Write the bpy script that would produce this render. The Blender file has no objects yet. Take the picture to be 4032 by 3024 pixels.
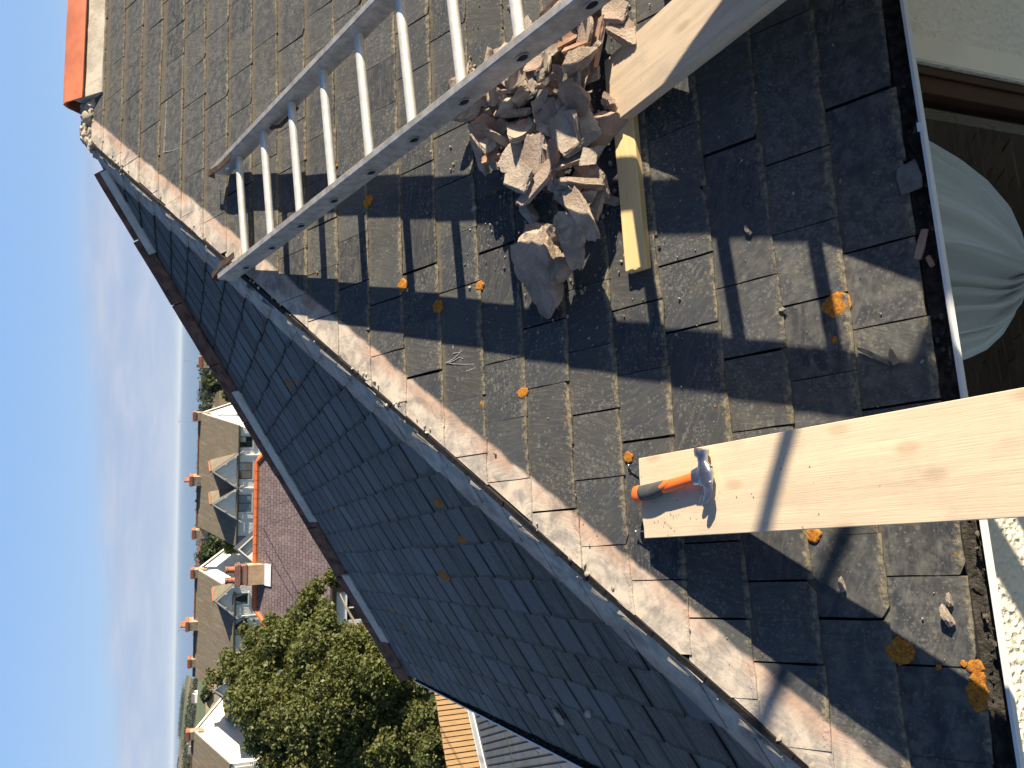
import bpy, bmesh, math, random
import numpy as np
from mathutils import Vector, Matrix, noise
from math import sin, cos, tan, radians, degrees, pi, sqrt, atan2, hypot, floor

random.seed(7)
SC = bpy.context.scene
COL = SC.collection

# ------------------------------------------------------------------ camera
CAM = Vector((0.90655, -1.50205, 1.69092))
R_RIGHT = Vector((0.98098026, -0.19322709, 0.01846699))     # right of the upright view
R_DOWN = Vector((-0.05306857, -0.35849456, -0.9320222))     # down of the upright view
R_FWD = Vector((0.18671225, 0.91331536, -0.36193037))
FPX = 3367.39
cam_d = bpy.data.cameras.new('camera')
cam = bpy.data.objects.new('camera', cam_d)
COL.objects.link(cam)
# the phone was held sideways: image right is world down, image up is the view's right
cam.matrix_world = Matrix((
    (R_DOWN.x, R_RIGHT.x, -R_FWD.x, CAM.x),
    (R_DOWN.y, R_RIGHT.y, -R_FWD.y, CAM.y),
    (R_DOWN.z, R_RIGHT.z, -R_FWD.z, CAM.z),
    (0, 0, 0, 1)))
cam_d.sensor_fit = 'HORIZONTAL'
cam_d.sensor_width = 36
cam_d.lens = FPX / 4032 * 36
cam_d.clip_start = 0.02
cam_d.clip_end = 120000
SC.camera = cam

# ------------------------------------------------------------------ light
SUN_AZ, SUN_EL = radians(115.5), radians(21.15)
SUN = Vector((cos(SUN_EL) * sin(SUN_AZ), cos(SUN_EL) * cos(SUN_AZ), sin(SUN_EL)))
sl = bpy.data.lights.new('sun', 'SUN')
sl.energy = 5.0
sl.angle = radians(0.53)
sl.color = (1.0, 0.86, 0.66)
so = bpy.data.objects.new('sun', sl)
so.rotation_euler = SUN.to_track_quat('Z', 'Y').to_euler()
COL.objects.link(so)
SC.view_settings.view_transform = 'Standard'
SC.view_settings.look = 'None'
SC.view_settings.gamma = 1
SC.view_settings.exposure = 1.15

W = bpy.data.worlds.new('World')
SC.world = W
W.use_nodes = True
wt = W.node_tree
wt.nodes.clear()


def N(t, typ, **kw):
    n = t.nodes.new(typ)
    for k, v in kw.items():
        if k == 'inp':
            for kk, vv in v.items():
                n.inputs[kk].default_value = vv
        else:
            setattr(n, k, v)
    return n


def lk(t, a, b):
    t.links.new(a, b)


def math_n(t, op, a, b=None, clamp=False):
    n = t.nodes.new('ShaderNodeMath')
    n.operation = op
    n.use_clamp = clamp
    for i, x in enumerate((a, b)):
        if x is None:
            continue
        if isinstance(x, (int, float)):
            n.inputs[i].default_value = x
        else:
            t.links.new(x, n.inputs[i])
    return n.outputs[0]


def smooth_n(t, x, lo, hi):
    n = t.nodes.new('ShaderNodeMapRange')
    n.interpolation_type = 'SMOOTHSTEP'
    n.inputs['From Min'].default_value = lo
    n.inputs['From Max'].default_value = hi
    t.links.new(x, n.inputs['Value'])
    return n.outputs['Result']


def mix_n(t, fac, a, b, blend='MIX'):
    n = t.nodes.new('ShaderNodeMix')
    n.data_type = 'RGBA'
    n.blend_type = blend
    for sock, x in ((n.inputs[0], fac), (n.inputs[6], a), (n.inputs[7], b)):
        if isinstance(x, (int, float)):
            sock.default_value = x
        elif isinstance(x, tuple):
            sock.default_value = x if len(x) == 4 else x + (1,)
        else:
            t.links.new(x, sock)
    return n.outputs[2]


def noise_n(t, vec, scale, detail=4, rough=0.55, dist=0.0):
    n = N(t, 'ShaderNodeTexNoise', inp={'Scale': scale, 'Detail': detail, 'Roughness': rough, 'Distortion': dist})
    if vec is not None:
        t.links.new(vec, n.inputs['Vector'])
    return n


sky = N(wt, 'ShaderNodeTexSky', sky_type='NISHITA', sun_disc=False)
sky.sun_elevation = SUN_EL
sky.sun_rotation = SUN_AZ
sky.altitude = 10
sky.air_density = 1.0
sky.dust_density = 0.4
sky.ozone_density = 1.6
tc = N(wt, 'ShaderNodeTexCoord')
sx = N(wt, 'ShaderNodeSeparateXYZ')
lk(wt, tc.outputs['Generated'], sx.inputs[0])
mp = N(wt, 'ShaderNodeMapping')
mp.inputs['Scale'].default_value = (1, 1, 5.5)
lk(wt, tc.outputs['Generated'], mp.inputs[0])
n1 = noise_n(wt, mp.outputs[0], 4.5, 7, 0.58, 0.4)
n2 = noise_n(wt, mp.outputs[0], 11, 6, 0.6, 0.3)
top = math_n(wt, 'ADD', math_n(wt, 'MULTIPLY', sx.outputs[0], 0.075), 0.046)
top = math_n(wt, 'ADD', top, math_n(wt, 'MULTIPLY', n1.outputs[0], 0.045))
dz = math_n(wt, 'SUBTRACT', top, sx.outputs[2])
mask = smooth_n(wt, dz, -0.008, 0.014)
patch = smooth_n(wt, n2.outputs[0], 0.25, 0.75)
mask = math_n(wt, 'MULTIPLY', mask, math_n(wt, 'ADD', math_n(wt, 'MULTIPLY', patch, 0.26), 0.70))
cloudc = mix_n(wt, patch, (3.05, 3.75, 5.3), (4.15, 4.65, 5.85))
skyt = mix_n(wt, 1.0, sky.outputs[0], (0.90, 1.0, 1.22, 1), 'MULTIPLY')
low = math_n(wt, 'MULTIPLY', smooth_n(wt, sx.outputs[2], 0.52, 0.16), 0.85)
zen = smooth_n(wt, sx.outputs[2], 0.35, 0.65)
skyt = mix_n(wt, zen, skyt, mix_n(wt, 1.0, skyt, (0.62, 0.62, 0.62, 1), 'MULTIPLY'))
pale = mix_n(wt, smooth_n(wt, sx.outputs[2], 0.0, 0.20), (3.1, 4.5, 6.7), (2.35, 4.0, 6.9))
skyt = mix_n(wt, low, skyt, pale)
mx = mix_n(wt, mask, skyt, cloudc)
bg = N(wt, 'ShaderNodeBackground', inp={'Strength': 0.060})
lk(wt, mx, bg.inputs[0])
wo = N(wt, 'ShaderNodeOutputWorld')
lk(wt, bg.outputs[0], wo.inputs[0])


# ------------------------------------------------------------------ helpers
def ray(px):
    """photograph pixel (4032 x 3024) -> world direction"""
    x, y = px
    return R_RIGHT * ((1512 - y) / FPX) + R_DOWN * ((x - 2016) / FPX) + R_FWD


def on_plane(px, p0, n):
    d = ray(px)
    p0 = Vector(p0)
    n = Vector(n)
    return CAM + d * ((p0 - CAM).dot(n) / d.dot(n))


def at_dist(px, dist):
    d = ray(px)
    return CAM + d * (dist / hypot(d.x, d.y))


class MB:
    def __init__(s):
        s.v = []
        s.f = []
        s.uv = {}
        s.sm = []

    def vert(s, p):
        s.v.append(tuple(p))
        return len(s.v) - 1

    def face(s, pts):
        i = len(s.v)
        s.v += [tuple(p) for p in pts]
        s.f.append(tuple(range(i, i + len(pts))))

    def obox(s, o, a, b, c):
        """box with corner o and edge vectors a, b, c"""
        o, a, b, c = Vector(o), Vector(a), Vector(b), Vector(c)
        if a.cross(b).dot(c) < 0:
            a, b = b, a
        i = len(s.v)
        for k in range(8):
            s.v.append(tuple(o + a * (k & 1) + b * ((k >> 1) & 1) + c * ((k >> 2) & 1)))
        for q in ((0, 2, 3, 1), (4, 5, 7, 6), (0, 1, 5, 4), (2, 6, 7, 3), (0, 4, 6, 2), (1, 3, 7, 5)):
            s.f.append(tuple(i + x for x in q))

    def cbox(s, c, a, b, d):
        c, a, b, d = Vector(c), Vector(a), Vector(b), Vector(d)
        s.obox(c - a / 2 - b / 2 - d / 2, a, b, d)

    def rings(s, rings, caps=True, closed=True):
        """loft a list of rings (each a list of points)"""
        i = len(s.v)
        n = len(rings[0])
        for r in rings:
            s.v += [tuple(p) for p in r]
        for k in range(len(rings) - 1):
            for j in range(n if closed else n - 1):
                a = i + k * n + j
                b = i + k * n + (j + 1) % n
                s.f.append((a, b, b + n, a + n))
        if caps and closed:
            s.f.append(tuple(i + j for j in reversed(range(n))))
            s.f.append(tuple(i + (len(rings) - 1) * n + j for j in range(n)))

    def tube(s, path, rad, n=10, caps=True):
        path = [Vector(p) for p in path]
        if not isinstance(rad, (list, tuple)):
            rad = [rad] * len(path)
        rings = []
        up = None
        for k, p in enumerate(path):
            t = (path[min(k + 1, len(path) - 1)] - path[max(k - 1, 0)]).normalized()
            if up is None:
                up = Vector((0, 0, 1)) if abs(t.z) < 0.9 else Vector((1, 0, 0))
            a = (up - t * up.dot(t)).normalized()
            b = t.cross(a)
            up = a
            rings.append([p + (a * cos(2 * pi * j / n) + b * sin(2 * pi * j / n)) * rad[k] for j in range(n)])
        s.rings(rings, caps)

    def prism(s, poly, depth):
        """polygon (3D points) swept by vector depth"""
        poly = [Vector(p) for p in poly]
        depth = Vector(depth)
        nn = Vector((0, 0, 0))
        for k in range(len(poly)):
            nn += (poly[k] - poly[0]).cross(poly[(k + 1) % len(poly)] - poly[0])
        if nn.dot(depth) < 0:
            poly.reverse()
        s.rings([poly, [p + depth for p in poly]], True)

    def build(s, name, mat, parent=None, smooth=None, bevel=0, loc=None):
        me = bpy.data.meshes.new(name)
        vs = s.v
        if loc is not None:
            vs = [(p[0] - loc[0], p[1] - loc[1], p[2] - loc[2]) for p in s.v]
        me.from_pydata(vs, [], s.f)
        for nm, data in s.uv.items():
            l = me.uv_layers.new(name=nm)
            l.data.foreach_set('uv', np.array(data, dtype=np.float32).ravel())
        me.materials.append(mat)
        if smooth is not None:
            me.polygons.foreach_set('use_smooth', [True] * len(me.polygons))
            if smooth < 180:
                me.set_sharp_from_angle(angle=radians(smooth))
        me.update()
        o = bpy.data.objects.new(name, me)
        COL.objects.link(o)
        if loc is not None:
            o.location = loc
        if parent is not None:
            put(o, parent)
        if bevel:
            m = o.modifiers.new('bevel', 'BEVEL')
            m.width = bevel
            m.segments = 2
            m.limit_method = 'ANGLE'
        return o


def put(o, parent):
    o.parent = parent
    if parent.type == 'EMPTY':
        o.matrix_parent_inverse = Matrix.Translation(-parent.location)


def thing(name, loc, label, cat, group=None):
    o = bpy.data.objects.new(name, None)
    o.location = loc
    o.empty_display_size = 0.1
    COL.objects.link(o)
    return tag(o, label, cat, group)


def tag(o, label=None, cat=None, group=None, kind=None):
    if label:
        o['label'] = label
    if cat:
        o['category'] = cat
    if group:
        o['group'] = group
    if kind:
        o['kind'] = kind
    return o


def fr(p, sc=1.0, seed=0.0, octv=4):
    return noise.fractal(Vector(p) * sc + Vector((seed, seed * 1.7, -seed)), 0.9, 2.0, octv)


# ------------------------------------------------------------------ materials
def mat(name):
    m = bpy.data.materials.new(name)
    m.use_nodes = True
    t = m.node_tree
    t.nodes.clear()
    out = N(t, 'ShaderNodeOutputMaterial')
    b = N(t, 'ShaderNodeBsdfPrincipled')
    lk(t, b.outputs[0], out.inputs[0])
    return m, t, b


def simple(name, col, rough=0.6, var=0.25, scale=8.0, bump=0.0, bscale=60.0, metal=0.0, spec=0.4, isl=False):
    m, t, b = mat(name)
    tc = N(t, 'ShaderNodeTexCoord')
    n = noise_n(t, tc.outputs['Object'], scale, 6, 0.6)
    f = smooth_n(t, n.outputs[0], 0.3, 0.7)
    dark = tuple(c * (1 - var) for c in col)
    lite = tuple(min(1, c * (1 + var * 0.6)) for c in col)
    c = mix_n(t, f, dark, lite)
    if isl:
        g = N(t, 'ShaderNodeNewGeometry')
        f2 = math_n(t, 'ADD', math_n(t, 'MULTIPLY', g.outputs['Random Per Island'], 0.7), 0.65)
        cc = N(t, 'ShaderNodeCombineColor')
        for i in range(3):
            lk(t, f2, cc.inputs[i])
        c = mix_n(t, 1.0, c, cc.outputs[0], 'MULTIPLY')
    lk(t, c, b.inputs['Base Color'])
    b.inputs['Roughness'].default_value = rough
    b.inputs['Metallic'].default_value = metal
    b.inputs['Specular IOR Level'].default_value = spec
    if bump:
        n3 = noise_n(t, tc.outputs['Object'], bscale, 5, 0.6)
        bp = N(t, 'ShaderNodeBump', inp={'Strength': 0.9, 'Distance': bump})
        lk(t, n3.outputs[0], bp.inputs['Height'])
        lk(t, bp.outputs[0], b.inputs['Normal'])
    return m


def slate_mat(name, hipa, hipb, stain_w, tint=(1, 1, 1), stain_k=1.0, crust_k=1.0, side=False):
    """roofing slate: UV 'tile' = metres on the slate, UV 'slope' = (along eave, up slope).
    hipa*u - hipb*s is the distance from the hip in metres"""
    m, t, b = mat(name)
    tc = N(t, 'ShaderNodeTexCoord')
    P = tc.outputs['Object']
    g = N(t, 'ShaderNodeNewGeometry')
    rnd = g.outputs['Random Per Island']
    uvt = N(t, 'ShaderNodeUVMap', uv_map='tile')
    uvs = N(t, 'ShaderNodeUVMap', uv_map='slope')
    st = N(t, 'ShaderNodeSeparateXYZ')
    lk(t, uvt.outputs[0], st.inputs[0])
    ss = N(t, 'ShaderNodeSeparateXYZ')
    lk(t, uvs.outputs[0], ss.inputs[0])
    S = uvs.outputs[0]
    cr = N(t, 'ShaderNodeValToRGB')
    e = cr.color_ramp.elements
    e[0].position = 0.0
    e[0].color = (0.030 * tint[0], 0.032 * tint[1], 0.036 * tint[2], 1)
    e[1].position = 1.0
    e[1].color = (0.072 * tint[0], 0.072 * tint[1], 0.066 * tint[2], 1)
    for pos, c in ((0.35, (0.044, 0.046, 0.050)), (0.7, (0.056, 0.056, 0.057)), (0.85, (0.052, 0.049, 0.045))):
        x = cr.color_ramp.elements.new(pos)
        x.color = (c[0] * tint[0], c[1] * tint[1], c[2] * tint[2], 1)
    lk(t, rnd, cr.inputs[0])
    # riven streaks, their direction differing from slate to slate
    vr = N(t, 'ShaderNodeVectorRotate', rotation_type='Z_AXIS')
    lk(t, S, vr.inputs['Vector'])
    lk(t, math_n(t, 'MULTIPLY', rnd, 0.25 if side else 2.2), vr.inputs['Angle'])
    mpn = N(t, 'ShaderNodeMapping')
    mpn.inputs['Scale'].default_value = (80, 5, 1) if side else (14, 90, 1)
    lk(t, vr.outputs[0], mpn.inputs[0])
    streak = noise_n(t, mpn.outputs[0], 1.0, 6, 0.65, 0.6)
    big = noise_n(t, S, 2.2, 4, 0.6)
    mid = noise_n(t, S, 16, 6, 0.62)
    base = cr.outputs[0]
    if side:
        e[0].color = (0.018, 0.018, 0.018, 1)
        e[len(e) - 1].color = (0.098, 0.095, 0.088, 1)
        blot = noise_n(t, S, 1.6, 6, 0.7)
        base = mix_n(t, math_n(t, 'MULTIPLY', smooth_n(t, blot.outputs[0], 0.46, 0.62), 0.8), base, (0.026, 0.024, 0.022))
        mro = N(t, 'ShaderNodeMapping')
        mro.inputs['Scale'].default_value = (7.0, 0.75, 1)
        lk(t, S, mro.inputs[0])
        ro = noise_n(t, mro.outputs[0], 1.0, 6, 0.68, 0.3)
        base = mix_n(t, math_n(t, 'MULTIPLY', smooth_n(t, ro.outputs[0], 0.50, 0.63), 0.8), base, (0.020, 0.019, 0.018))
        lite = smooth_n(t, math_n(t, 'FRACT', math_n(t, 'MULTIPLY', rnd, 13.7)), 0.62, 0.95)
        base = mix_n(t, math_n(t, 'MULTIPLY', lite, 0.9), base, (0.105, 0.115, 0.125))
    if side:
        base = mix_n(t, math_n(t, 'MULTIPLY', smooth_n(t, streak.outputs[0], 0.46, 0.30), 0.75), base, (0.018, 0.018, 0.018))
        base = mix_n(t, math_n(t, 'MULTIPLY', smooth_n(t, noise_n(t, S, 30, 4, 0.6).outputs[0], 0.62, 0.70), 0.5), base, (0.15, 0.15, 0.145))
    col = mix_n(t, smooth_n(t, streak.outputs[0], 0.48 if side else 0.45, 0.66 if side else 0.78), base, (0.135, 0.135, 0.13) if side else (0.105, 0.105, 0.10))
    col = mix_n(t, math_n(t, 'MULTIPLY', smooth_n(t, mid.outputs[0], 0.35, 0.75), 0.45), col, (0.09, 0.085, 0.07))
    # lichen specks
    pres = smooth_n(t, noise_n(t, S, 5.0, 4, 0.6).outputs[0], 0.40, 0.64)
    pres2 = math_n(t, 'MULTIPLY', pres, smooth_n(t, math_n(t, 'FRACT', math_n(t, 'MULTIPLY', rnd, 7.31)), 0.0, 0.5))
    warp = noise_n(t, S, 45, 3, 0.6)
    vadd = N(t, 'ShaderNodeVectorMath', operation='MULTIPLY_ADD')
    lk(t, warp.outputs['Color'], vadd.inputs[0])
    vadd.inputs[1].default_value = (0.012, 0.012, 0.0)
    lk(t, S, vadd.inputs[2])
    for sc_, thr, k, c in ((74, 0.34, 0.50, (0.155, 0.153, 0.138)), (135, 0.30, 0.5, (0.18, 0.18, 0.165)), (44, 0.24, 0.42, (0.165, 0.163, 0.145))):
        v = N(t, 'ShaderNodeTexVoronoi', voronoi_dimensions='2D', inp={'Scale': float(sc_), 'Randomness': 1.0})
        lk(t, vadd.outputs[0], v.inputs['Vector'])
        sep = N(t, 'ShaderNodeSeparateColor')
        lk(t, v.outputs['Color'], sep.inputs[0])
        pick = smooth_n(t, math_n(t, 'SUBTRACT', math_n(t, 'ADD', math_n(t, 'MULTIPLY', pres2, 0.75), 0.10), sep.outputs[0]), 0.0, 0.05)
        d = math_n(t, 'SUBTRACT', math_n(t, 'MULTIPLY', sep.outputs[1], thr + 0.12), v.outputs['Distance'])
        mk = math_n(t, 'MULTIPLY', math_n(t, 'MULTIPLY', smooth_n(t, d, -0.02, 0.10), pick), k)
        col = mix_n(t, mk, col, c)
    if not side:
        wz = math_n(t, 'ADD', smooth_n(t, ss.outputs[1], 1.3, 3.2), smooth_n(t, ss.outputs[1], 0.75, 0.15))
        wn_ = noise_n(t, S, 24, 6, 0.68)
        col = mix_n(t, math_n(t, 'MULTIPLY', math_n(t, 'MULTIPLY', wz, smooth_n(t, wn_.outputs[0], 0.40, 0.66)), 0.55), col, (0.15, 0.15, 0.138))
    if side:
        jx = math_n(t, 'SUBTRACT', math_n(t, 'MULTIPLY', mid.outputs[0], 0.030), st.outputs[0])
        jr = math_n(t, 'SUBTRACT', st.outputs[0], math_n(t, 'SUBTRACT', 0.192, math_n(t, 'MULTIPLY', mid.outputs[0], 0.030)))
        jm = math_n(t, 'MAXIMUM', smooth_n(t, jx, -0.006, 0.008), smooth_n(t, jr, -0.006, 0.008))
        col = mix_n(t, math_n(t, 'MULTIPLY', jm, 0.75), col, (0.014, 0.014, 0.013))
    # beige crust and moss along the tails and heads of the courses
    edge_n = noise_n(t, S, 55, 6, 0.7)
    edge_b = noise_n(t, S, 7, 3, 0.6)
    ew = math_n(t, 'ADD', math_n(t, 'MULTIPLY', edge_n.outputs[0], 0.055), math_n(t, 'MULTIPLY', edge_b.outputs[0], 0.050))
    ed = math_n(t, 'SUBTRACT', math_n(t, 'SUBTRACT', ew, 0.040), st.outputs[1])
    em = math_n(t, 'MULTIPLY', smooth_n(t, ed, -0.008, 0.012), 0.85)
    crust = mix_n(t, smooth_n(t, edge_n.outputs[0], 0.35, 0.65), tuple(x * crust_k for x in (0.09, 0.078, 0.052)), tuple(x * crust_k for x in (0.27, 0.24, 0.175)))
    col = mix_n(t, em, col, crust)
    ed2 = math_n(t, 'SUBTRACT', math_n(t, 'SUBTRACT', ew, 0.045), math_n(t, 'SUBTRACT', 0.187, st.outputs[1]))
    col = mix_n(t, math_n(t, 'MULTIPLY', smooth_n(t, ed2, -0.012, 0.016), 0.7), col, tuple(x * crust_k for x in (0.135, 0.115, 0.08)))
    # yellow lichen crumbs, close to the tails
    yn = noise_n(t, S, 38, 4, 0.7)
    yb = noise_n(t, S, 4.3, 2, 0.5)
    ym = math_n(t, 'MULTIPLY', smooth_n(t, yn.outputs[0], 0.60, 0.67), smooth_n(t, yb.outputs[0], 0.48, 0.6))
    ym = math_n(t, 'MULTIPLY', ym, smooth_n(t, math_n(t, 'SUBTRACT', 0.045, st.outputs[1]), 0.0, 0.03))
    col = mix_n(t, math_n(t, 'MULTIPLY', ym, 0.8), col, (0.30, 0.17, 0.02))
    # stain left by the mortar of the stripped hip
    dist = math_n(t, 'SUBTRACT', math_n(t, 'MULTIPLY', ss.outputs[0], hipa), math_n(t, 'MULTIPLY', ss.outputs[1], hipb))
    wob = noise_n(t, S, 9, 5, 0.6)
    dd = math_n(t, 'ADD', dist, math_n(t, 'MULTIPLY', math_n(t, 'SUBTRACT', wob.outputs[0], 0.5), 0.035))
    sm = smooth_n(t, math_n(t, 'SUBTRACT', stain_w, dd), -0.006, 0.012)
    sn = noise_n(t, S, 13, 7, 0.68, 0.8)
    sn2 = noise_n(t, S, 4.0, 4, 0.55)
    sc1 = mix_n(t, smooth_n(t, sn.outputs[0], 0.36, 0.60), (0.33, 0.30, 0.27), (0.56, 0.49, 0.40))
    pinkz = math_n(t, 'MULTIPLY', smooth_n(t, sn2.outputs[0], 0.36, 0.56), smooth_n(t, dd, stain_w * 0.45, stain_w * 0.85))
    sc1 = mix_n(t, math_n(t, 'MULTIPLY', pinkz, 0.7), sc1, (0.47, 0.305, 0.22))
    fn = noise_n(t, S, 60, 5, 0.7)
    sc1 = mix_n(t, math_n(t, 'MULTIPLY', smooth_n(t, fn.outputs[0], 0.56, 0.72), 0.55), sc1, (0.13, 0.115, 0.10))
    # rubbed through to the slate here and there
    thru = smooth_n(t, noise_n(t, S, 7.5, 6, 0.65, 0.5).outputs[0], 0.34, 0.52)
    col = mix_n(t, math_n(t, 'MULTIPLY', math_n(t, 'MULTIPLY', sm, math_n(t, 'ADD', math_n(t, 'MULTIPLY', thru, 0.42), 0.55)), stain_k), col, sc1)
    lk(t, col, b.inputs['Base Color'])
    b.inputs['Roughness'].default_value = 0.62
    b.inputs['Specular IOR Level'].default_value = 0.22
    h = math_n(t, 'ADD', math_n(t, 'MULTIPLY', streak.outputs[0], 0.8), math_n(t, 'MULTIPLY', mid.outputs[0], 0.7))
    h = math_n(t, 'ADD', h, math_n(t, 'MULTIPLY', em, 1.0))
    bp = N(t, 'ShaderNodeBump', inp={'Strength': 0.8, 'Distance': 0.0022})
    lk(t, h, bp.inputs['Height'])
    lk(t, bp.outputs[0], b.inputs['Normal'])
    return m


def wood_mat(name, c1, c2, grain=1.0, dirt=0.3, along=(1, 0, 0)):
    """planed softwood; UV 'tile' = (along, across) in metres"""
    m, t, b = mat(name)
    uv = N(t, 'ShaderNodeUVMap', uv_map='tile')
    U = uv.outputs[0]
    mp = N(t, 'ShaderNodeMapping')
    mp.inputs['Scale'].default_value = (2.2, 34, 1)
    lk(t, U, mp.inputs[0])
    # knots bend the grain
    vk = N(t, 'ShaderNodeTexVoronoi', voronoi_dimensions='2D', inp={'Scale': 1.0})
    mk = N(t, 'ShaderNodeMapping')
    mk.inputs['Scale'].default_value = (2.3, 5.2, 1)
    lk(t, U, mk.inputs[0])
    lk(t, mk.outputs[0], vk.inputs['Vector'])
    kd = vk.outputs['Distance']
    bend = math_n(t, 'DIVIDE', 0.05, math_n(t, 'ADD', kd, 0.08))
    cx = N(t, 'ShaderNodeCombineXYZ')
    lk(t, bend, cx.inputs[1])
    va = N(t, 'ShaderNodeVectorMath', operation='ADD')
    lk(t, mp.outputs[0], va.inputs[0])
    lk(t, cx.outputs[0], va.inputs[1])
    gr = noise_n(t, va.outputs[0], 1.0, 5, 0.6, 0.5)
    mf = N(t, 'ShaderNodeMapping')
    mf.inputs['Scale'].default_value = (9, 320, 1)
    lk(t, U, mf.inputs[0])
    fine = noise_n(t, mf.outputs[0], 1.0, 4, 0.6)
    col = mix_n(t, smooth_n(t, gr.outputs[0], 0.35, 0.7), c1, c2)
    col = mix_n(t, math_n(t, 'MULTIPLY', smooth_n(t, fine.outputs[0], 0.45, 0.75), 0.18 * grain), col, tuple(c * 0.6 for c in c2))
    kn = smooth_n(t, math_n(t, 'SUBTRACT', 0.10, kd), 0.0, 0.07)
    col = mix_n(t, math_n(t, 'MULTIPLY', kn, 0.33), col, (c2[0] * 0.5, c2[1] * 0.40, c2[2] * 0.33))
    big = noise_n(t, U, 6, 5, 0.65)
    col = mix_n(t, math_n(t, 'MULTIPLY', smooth_n(t, big.outputs[0], 0.45, 0.75), dirt), col, (0.33, 0.29, 0.23))
    sp = noise_n(t, U, 95, 3, 0.5)
    col = mix_n(t, math_n(t, 'MULTIPLY', smooth_n(t, sp.outputs[0], 0.70, 0.75), dirt * 1.6), col, (0.12, 0.10, 0.08))
    lk(t, col, b.inputs['Base Color'])
    b.inputs['Roughness'].default_value = 0.75
    b.inputs['Specular IOR Level'].default_value = 0.2
    bp = N(t, 'ShaderNodeBump', inp={'Strength': 0.5, 'Distance': 0.0012})
    lk(t, math_n(t, 'ADD', gr.outputs[0], fine.outputs[0]), bp.inputs['Height'])
    lk(t, bp.outputs[0], b.inputs['Normal'])
    return m


def mortar_mat(name, c1, c2, c3, scale=9.0, bump=0.004):
    m, t, b = mat(name)
    tc = N(t, 'ShaderNodeTexCoord')
    oi = N(t, 'ShaderNodeObjectInfo')
    va = N(t, 'ShaderNodeVectorMath', operation='ADD')
    cx = N(t, 'ShaderNodeCombineXYZ')
    lk(t, math_n(t, 'MULTIPLY', oi.outputs['Random'], 40), cx.inputs[0])
    lk(t, tc.outputs['Object'], va.inputs[0])
    lk(t, cx.outputs[0], va.inputs[1])
    V = va.outputs[0]
    n = noise_n(t, V, scale, 6, 0.62, 0.5)
    n2 = noise_n(t, V, scale * 7, 6, 0.7)
    col = mix_n(t, smooth_n(t, n.outputs[0], 0.36, 0.64), c1, c2)
    pk = smooth_n(t, math_n(t, 'ADD', oi.outputs['Random'], math_n(t, 'MULTIPLY', n.outputs[0], 0.5)), 0.75, 1.25)
    col = mix_n(t, math_n(t, 'MULTIPLY', pk, 0.5), col, c3)
    col = mix_n(t, math_n(t, 'MULTIPLY', smooth_n(t, n2.outputs[0], 0.55, 0.75), 0.4), col, tuple(c * 0.5 for c in c1))
    lk(t, col, b.inputs['Base Color'])
    b.inputs['Roughness'].default_value = 0.9
    b.inputs['Specular IOR Level'].default_value = 0.15
    n5 = noise_n(t, V, scale * 22, 5, 0.7)
    bp = N(t, 'ShaderNodeBump', inp={'Strength': 1.0, 'Distance': bump * 1.5})
    lk(t, math_n(t, 'ADD', math_n(t, 'ADD', n2.outputs[0], n.outputs[0]), math_n(t, 'MULTIPLY', n5.outputs[0], 0.5)), bp.inputs['Height'])
    lk(t, bp.outputs[0], b.inputs['Normal'])
    return m


def leaf_mat(name, c1, c2, trans=0.35):
    m = bpy.data.materials.new(name)
    m.use_nodes = True
    t = m.node_tree
    t.nodes.clear()
    out = N(t, 'ShaderNodeOutputMaterial')
    g = N(t, 'ShaderNodeNewGeometry')
    cr = mix_n(t, g.outputs['Random Per Island'], c1, c2)
    d = N(t, 'ShaderNodeBsdfPrincipled', inp={'Roughness': 0.5, 'Specular IOR Level': 0.35})
    lk(t, cr, d.inputs['Base Color'])
    tr = N(t, 'ShaderNodeBsdfTranslucent')
    c3 = mix_n(t, 1.0, cr, (1.15, 1.25, 0.5, 1), 'MULTIPLY')
    lk(t, c3, tr.inputs[0])
    ms = N(t, 'ShaderNodeMixShader')
    ms.inputs[0].default_value = trans
    lk(t, d.outputs[0], ms.inputs[1])
    lk(t, tr.outputs[0], ms.inputs[2])
    lk(t, ms.outputs[0], out.inputs[0])
    return m


M = {}
# geometry of the roof (metres; z = 0 at the front eave)
TP = 0.574432
CP = 1 / sqrt(1 + TP * TP)
SP = TP * CP
AX, AW = 3.4911, 3.9177
APEX = Vector((AX, AW, AW * TP))
CY = 5.4309
TB = APEX.z / AX
CB = 1 / sqrt(1 + TB * TB)
SB = TB * CB
NA = Vector((0, -SP, CP))
NB = Vector((-SB, 0, CB))
UA, SA = Vector((1, 0, 0)), Vector((0, CP, SP))
UB, SBV = Vector((0, 1, 0)), Vector((CB, 0, SB))
KA = AX / AW * CP                      # hip on slope A: u = KA * s
KB = AW / AX * CB                      # hip on slope B: u = KB * s
K2 = (AW - CY) / AX * CB               # far hip on slope B: u = CY + K2 * s


def A_(px, h=0.0):
    return on_plane(px, NA * h, NA)


def B_(px, h=0.0):
    return on_plane(px, NB * h, NB)


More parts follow.
